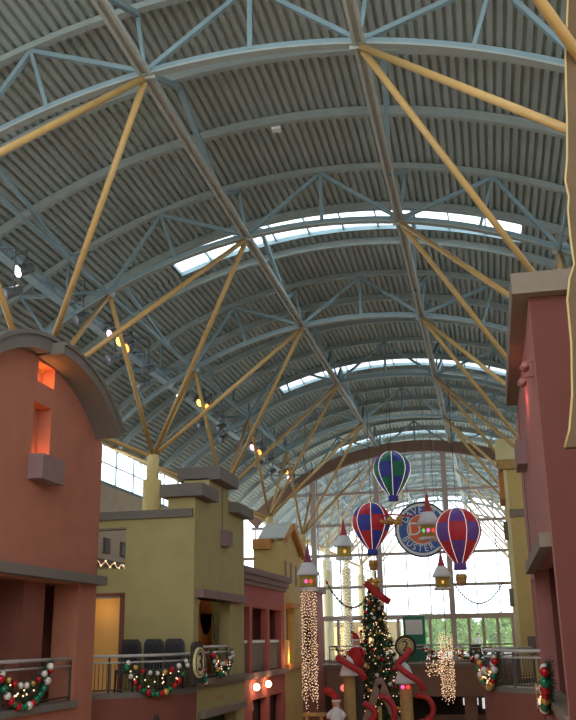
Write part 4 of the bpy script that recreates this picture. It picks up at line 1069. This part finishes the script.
lamps = [((22.0, 16.86), 'lens_white'), ((21.4, 15.96), 'lens_off'), ((25.87, 16.74), 'lens_off'), ((28.57, 17.12), 'lens_pink'), ((29.4, 17.12), 'lens_yellow'), ((30.1, 17.1), 'lens_orange'),
         ((28.57, 16.2), 'lens_off'), ((31.88, 16.7), 'lens_off'), ((31.4, 16.0), 'lens_off'), ((36.1, 16.74), 'lens_white'), ((38.94, 17.2), 'lens_yellow'), ((40.2, 17.3), 'lens_orange'),
         ((38.83, 16.12), 'lens_off'), ((41.9, 16.65), 'lens_off'), ((42.3, 16.18), 'lens_off'), ((46.06, 16.75), 'lens_off'), ((48.66, 17.05), 'lens_pink'), ((50.3, 17.1), 'lens_orange'),
         ((52.3, 16.92), 'lens_off'), ((49.3, 16.1), 'lens_off'), ((52.8, 16.3), 'lens_off'), ((55.85, 16.8), 'lens_off'), ((57.6, 17.2), 'lens_orange'), ((58.4, 16.9), 'lens_pink'), ((59.3, 16.6), 'lens_off')]
names = {'lens_white': 'white-lit', 'lens_off': 'unlit grey', 'lens_pink': 'pink-lit', 'lens_yellow': 'yellow-lit', 'lens_orange': 'orange-lit'}
protos = {}; cnt = {}
for (y, z), lm in lamps:
    i = cnt.get(lm, 0); cnt[lm] = i+1
    lab = '%s stage lamp under the blue beam, %s of its colour from the near end' % (names[lm], ORD[i] if i else 'first')
    if lm not in protos:
        o = protos[lm] = spot_proto(lm); o.location = (-12.2, y, z); o['label'] = lab
    else: o = dup(protos[lm], (-12.2, y, z), lab)
    d = MB(); d.sweep([(-12.18, y, z+.55), (-12.18, y, max(BZ, z+.6)), (-12.6, y, BZ+.02), (BX+.15, y, BZ)], .025, 6); d.build('drop_arm', 'grey_metal', o)
# red lamps on the maroon facade
for i, (y, z, lab) in enumerate(((18.6, 12.0, 'upper red-lit flood lamp on the maroon facade below the roof slab'), (18.9, 11.75, 'lower red-lit flood lamp on the maroon facade below the roof slab'))):
    x = 1.02-.06*i
    r = thing('flood_lamp', lab, 'lamp', (x, y, z), 'red flood lamps')
    m = MB(); m.sweep([(1.2, y, z+.1), (x+.06, y, z+.1), (x, y, z)], .025, 6); m.build('arm', 'rose', r)
    m = MB(); m.lathe([(.05, -.12), (.075, -.08), (.085, .09), (.1, .12)], (x, y, z), 12, 'y'); hs = m.build('housing', 'rose', r)
    m = MB(); m.lathe([(.001, .125), (.09, .13), (.09, .1)], (x, y, z), 12, 'y'); m.build('lens', 'lens_red', hs)
# yellow eaves pipe on the left
m = MB(); m.tube((-16.55, YBEG, 15.35), (-16.55, 60, 15.35), .1, 10)
for k in range(20): m.beam((-16.55, YBEG+3*k, 15.35), (-17.0, YBEG+3*k, 15.45), .06, .06)
tag(m.build('eaves_pipe', 'ochre'), 'yellow pipe running along the top of the left clerestory', 'pipe')
# small dome camera box on the deck
root = thing('ceiling_speaker', 'small white box hanging under the deck near the vault crown', 'speaker', (-4.0, 22.8, 20.6))
m = MB(); m.box((-5.15, 22.7, 20.75), (-4.9, 22.9, 20.9)); m.build('box', 'white', root); m = MB(); m.tube((-5.02, 22.8, 20.9), (-5.02, 22.8, 21.1), .02, 6); m.build('stem', 'white', root)

# ------------------------------------------------------------------ outdoors
def tree_out(label, x, y, h, r):
    root = thing('outdoor_tree', label, 'tree', (x, y, F2), 'trees outside the glass wall')
    m = MB(); m.sweep([(x, y, F2), (x+.1, y, F2+h*.5)], .2, 8, [.22, .12]); m.build('trunk', 'bark', root)
    rng = random.Random(int(x*31+y)); m = MB()
    for i in range(500):
        d = Vector((rng.gauss(0, 1), rng.gauss(0, 1), rng.gauss(0, 1))).normalized()*rng.uniform(.5, 1)
        tuft(m, (x+d.x*r, y+d.y*r, F2+h*.62+d.z*h*.4), 5, .5, .12, rng)
    m.build('crown', 'tree_leaf', root)
tree_out('leafy tree outside, left of the footbridge number sign', -6.3, 92, 3.6, 1.9)
tree_out('leafy tree outside, behind the small hanging turret', -2.9, 84, 3.2, 1.7)
tree_out('leafy tree outside, seen through the doors beside the person', .4, 88, 3.4, 1.8)
tree_out('leafy tree outside, seen through the rightmost door', 3.6, 80, 3.2, 1.6)
m = MB(); rng = random.Random(9)
for i in range(900): tuft(m, (rng.uniform(-14, 9), 110+rng.uniform(-1, 1), F2+rng.uniform(-.3, 1.8)), 5, .6, .14, rng)
tag(m.build('hedge', 'tree_leaf'), 'long green hedge far outside beyond the paving', 'hedge', None, 'stuff')
# amber-lit kiosk outside on the left
root = thing('outdoor_kiosk', 'amber-lit outdoor shop wall behind the left glass doors', 'shopfront', (-9.5, 76, F2))
m = MB(); m.box((-13.5, 76, F2), (-7.2, 76.3, 8.0)); m.build('wall', 'ochre_wall', root)
m = MB(); m.box((-13.0, 75.9, F2+.3), (-11.4, 76, 7.6)); m.box((-10.6, 75.9, F2+.3), (-9.2, 76, 7.6)); m.build('lit_panel', lens('amber lit panel', (1, .62, .2), 1.1), root)
# person beyond the doors
def person(x, y, z, label):
    root = thing('person', label, 'person', (x, y, z))
    J = {'pel': (0, 0, .95), 'ch': (0, 0, 1.3), 'nk': (0, 0, 1.48), 'hd': (0, -.02, 1.62), 'hl': (-.1, 0, .9), 'kl': (-.11, -.02, .5), 'al': (-.11, .0, .08), 'fl': (-.12, -.16, .03),
         'hr': (.1, 0, .9), 'kr': (.12, -.05, .5), 'ar': (.12, .04, .08), 'fr': (.13, -.12, .03), 'sl': (-.19, 0, 1.4), 'el': (-.25, -.02, 1.12), 'wl': (-.22, -.16, .92), 'sr': (.19, 0, 1.4), 'er': (.26, .0, 1.12), 'wr': (.24, -.12, .9)}
    R = {'pel': .15, 'ch': .16, 'nk': .06, 'hd': .1, 'hl': .1, 'kl': .065, 'al': .045, 'fl': .04, 'hr': .1, 'kr': .065, 'ar': .045, 'fr': .04, 'sl': .07, 'el': .045, 'wl': .035, 'sr': .07, 'er': .045, 'wr': .035}
    E = [('pel', 'ch'), ('ch', 'nk'), ('nk', 'hd'), ('pel', 'hl'), ('hl', 'kl'), ('kl', 'al'), ('al', 'fl'), ('pel', 'hr'), ('hr', 'kr'), ('kr', 'ar'), ('ar', 'fr'), ('ch', 'sl'), ('sl', 'el'), ('el', 'wl'), ('ch', 'sr'), ('sr', 'er'), ('er', 'wr')]
    ks = list(J); me = bpy.data.meshes.new('body'); me.from_pydata([J[k] for k in ks], [(ks.index(a), ks.index(b)) for a, b in E], [])
    o = bpy.data.objects.new('body', me); COL.objects.link(o)
    sk = o.modifiers.new('s', 'SKIN')
    for k, v in zip(ks, me.skin_vertices[0].data): v.radius = (R[k], R[k]*.8); v.use_root = (k == 'pel')
    o.modifiers.new('u', 'SUBSURF').levels = 1
    dg = bpy.context.evaluated_depsgraph_get(); me2 = bpy.data.meshes.new_from_object(o.evaluated_get(dg)); bpy.data.objects.remove(o)
    me2.materials.clear()
    for k in ('skin', 'white', 'sign_black'): me2.materials.append(M[k])
    for p in me2.polygons:
        zc = p.center.z; p.material_index = 0 if zc > 1.46 or (zc < 1.0 and abs(p.center.x) > .19) else (1 if zc > .92 else 2); p.use_smooth = True
    b = bpy.data.objects.new('body', me2); COL.objects.link(b); b.parent = root
    m = MB(); m.ball((x, y, z+1.7), .105, 10, 8, .8); m.build('hair', 'dark', root)
person(-1.05, 62.3, F2, 'person in a white shirt standing outside the glass doors')

# ------------------------------------------------------------------ light
w = bpy.data.worlds.new('sky'); SC.world = w; w.use_nodes = True
bg = w.node_tree.nodes['Background']; bg.inputs['Color'].default_value = (.86, .93, 1.0, 1); bg.inputs['Strength'].default_value = 4.2
def portal(loc, rot, sx, sy):
    l = bpy.data.lights.new('daylight_portal', 'AREA'); l.shape = 'RECTANGLE'; l.size = sx; l.size_y = sy; l.cycles.is_portal = True
    o = bpy.data.objects.new('daylight_portal', l); COL.objects.link(o); o.location = loc; o.rotation_euler = rot
portal((XM, YE+.3, 12), (-pi/2, 0, 0), 23, 14)
portal((XM, YBEG-.5, 16), (pi/2, 0, 0), 25, 12)
portal((XL-.4, 32, 14.7), (0, -pi/2, 0), 2.2, 66)
portal((XR+.4, 32, 14.7), (0, pi/2, 0), 2.2, 66)
for k in sky_k[:4]: portal((XM, Y0+BAY*k+3.7, ZC+RD+.4), (0, 0, 0), 13, 1.7)

# ------------------------------------------------------------------ camera
cam = bpy.data.cameras.new('camera'); co = bpy.data.objects.new('camera', cam); COL.objects.link(co)
cam.sensor_fit = 'VERTICAL'; cam.sensor_height = 24.0; cam.sensor_width = 19.2; cam.lens = 917.2/720*24
PSI, TH, RO = .2075, .2959, -.0168
fwd = Vector((-sin(PSI)*cos(TH), cos(PSI)*cos(TH), sin(TH))); rt = Vector((cos(PSI), sin(PSI), 0)); up = rt.cross(fwd)
# picture roll
r2 = rt*cos(RO)-(-up)*sin(RO)*-1 if False else rt*cos(RO)+up*sin(RO); u2 = up*cos(RO)-rt*sin(RO)
mx = Matrix((r2, u2, -fwd)).transposed().to_4x4(); mx.translation = Vector((0, 0, EYE)); co.matrix_world = mx
cam.clip_start = .1; cam.clip_end = 500
SC.camera = co
SC.view_settings.view_transform = 'Standard'; SC.view_settings.look = 'None'; SC.view_settings.gamma = 1.0; SC.view_settings.use_curve_mapping = False
SC.view_settings.exposure = 0.0
SC.cycles.use_denoising = True
SC.cycles.max_bounces = 10; SC.cycles.diffuse_bounces = 5; SC.cycles.transparent_max_bounces = 16
SC.cycles.sample_clamp_indirect = 8.0
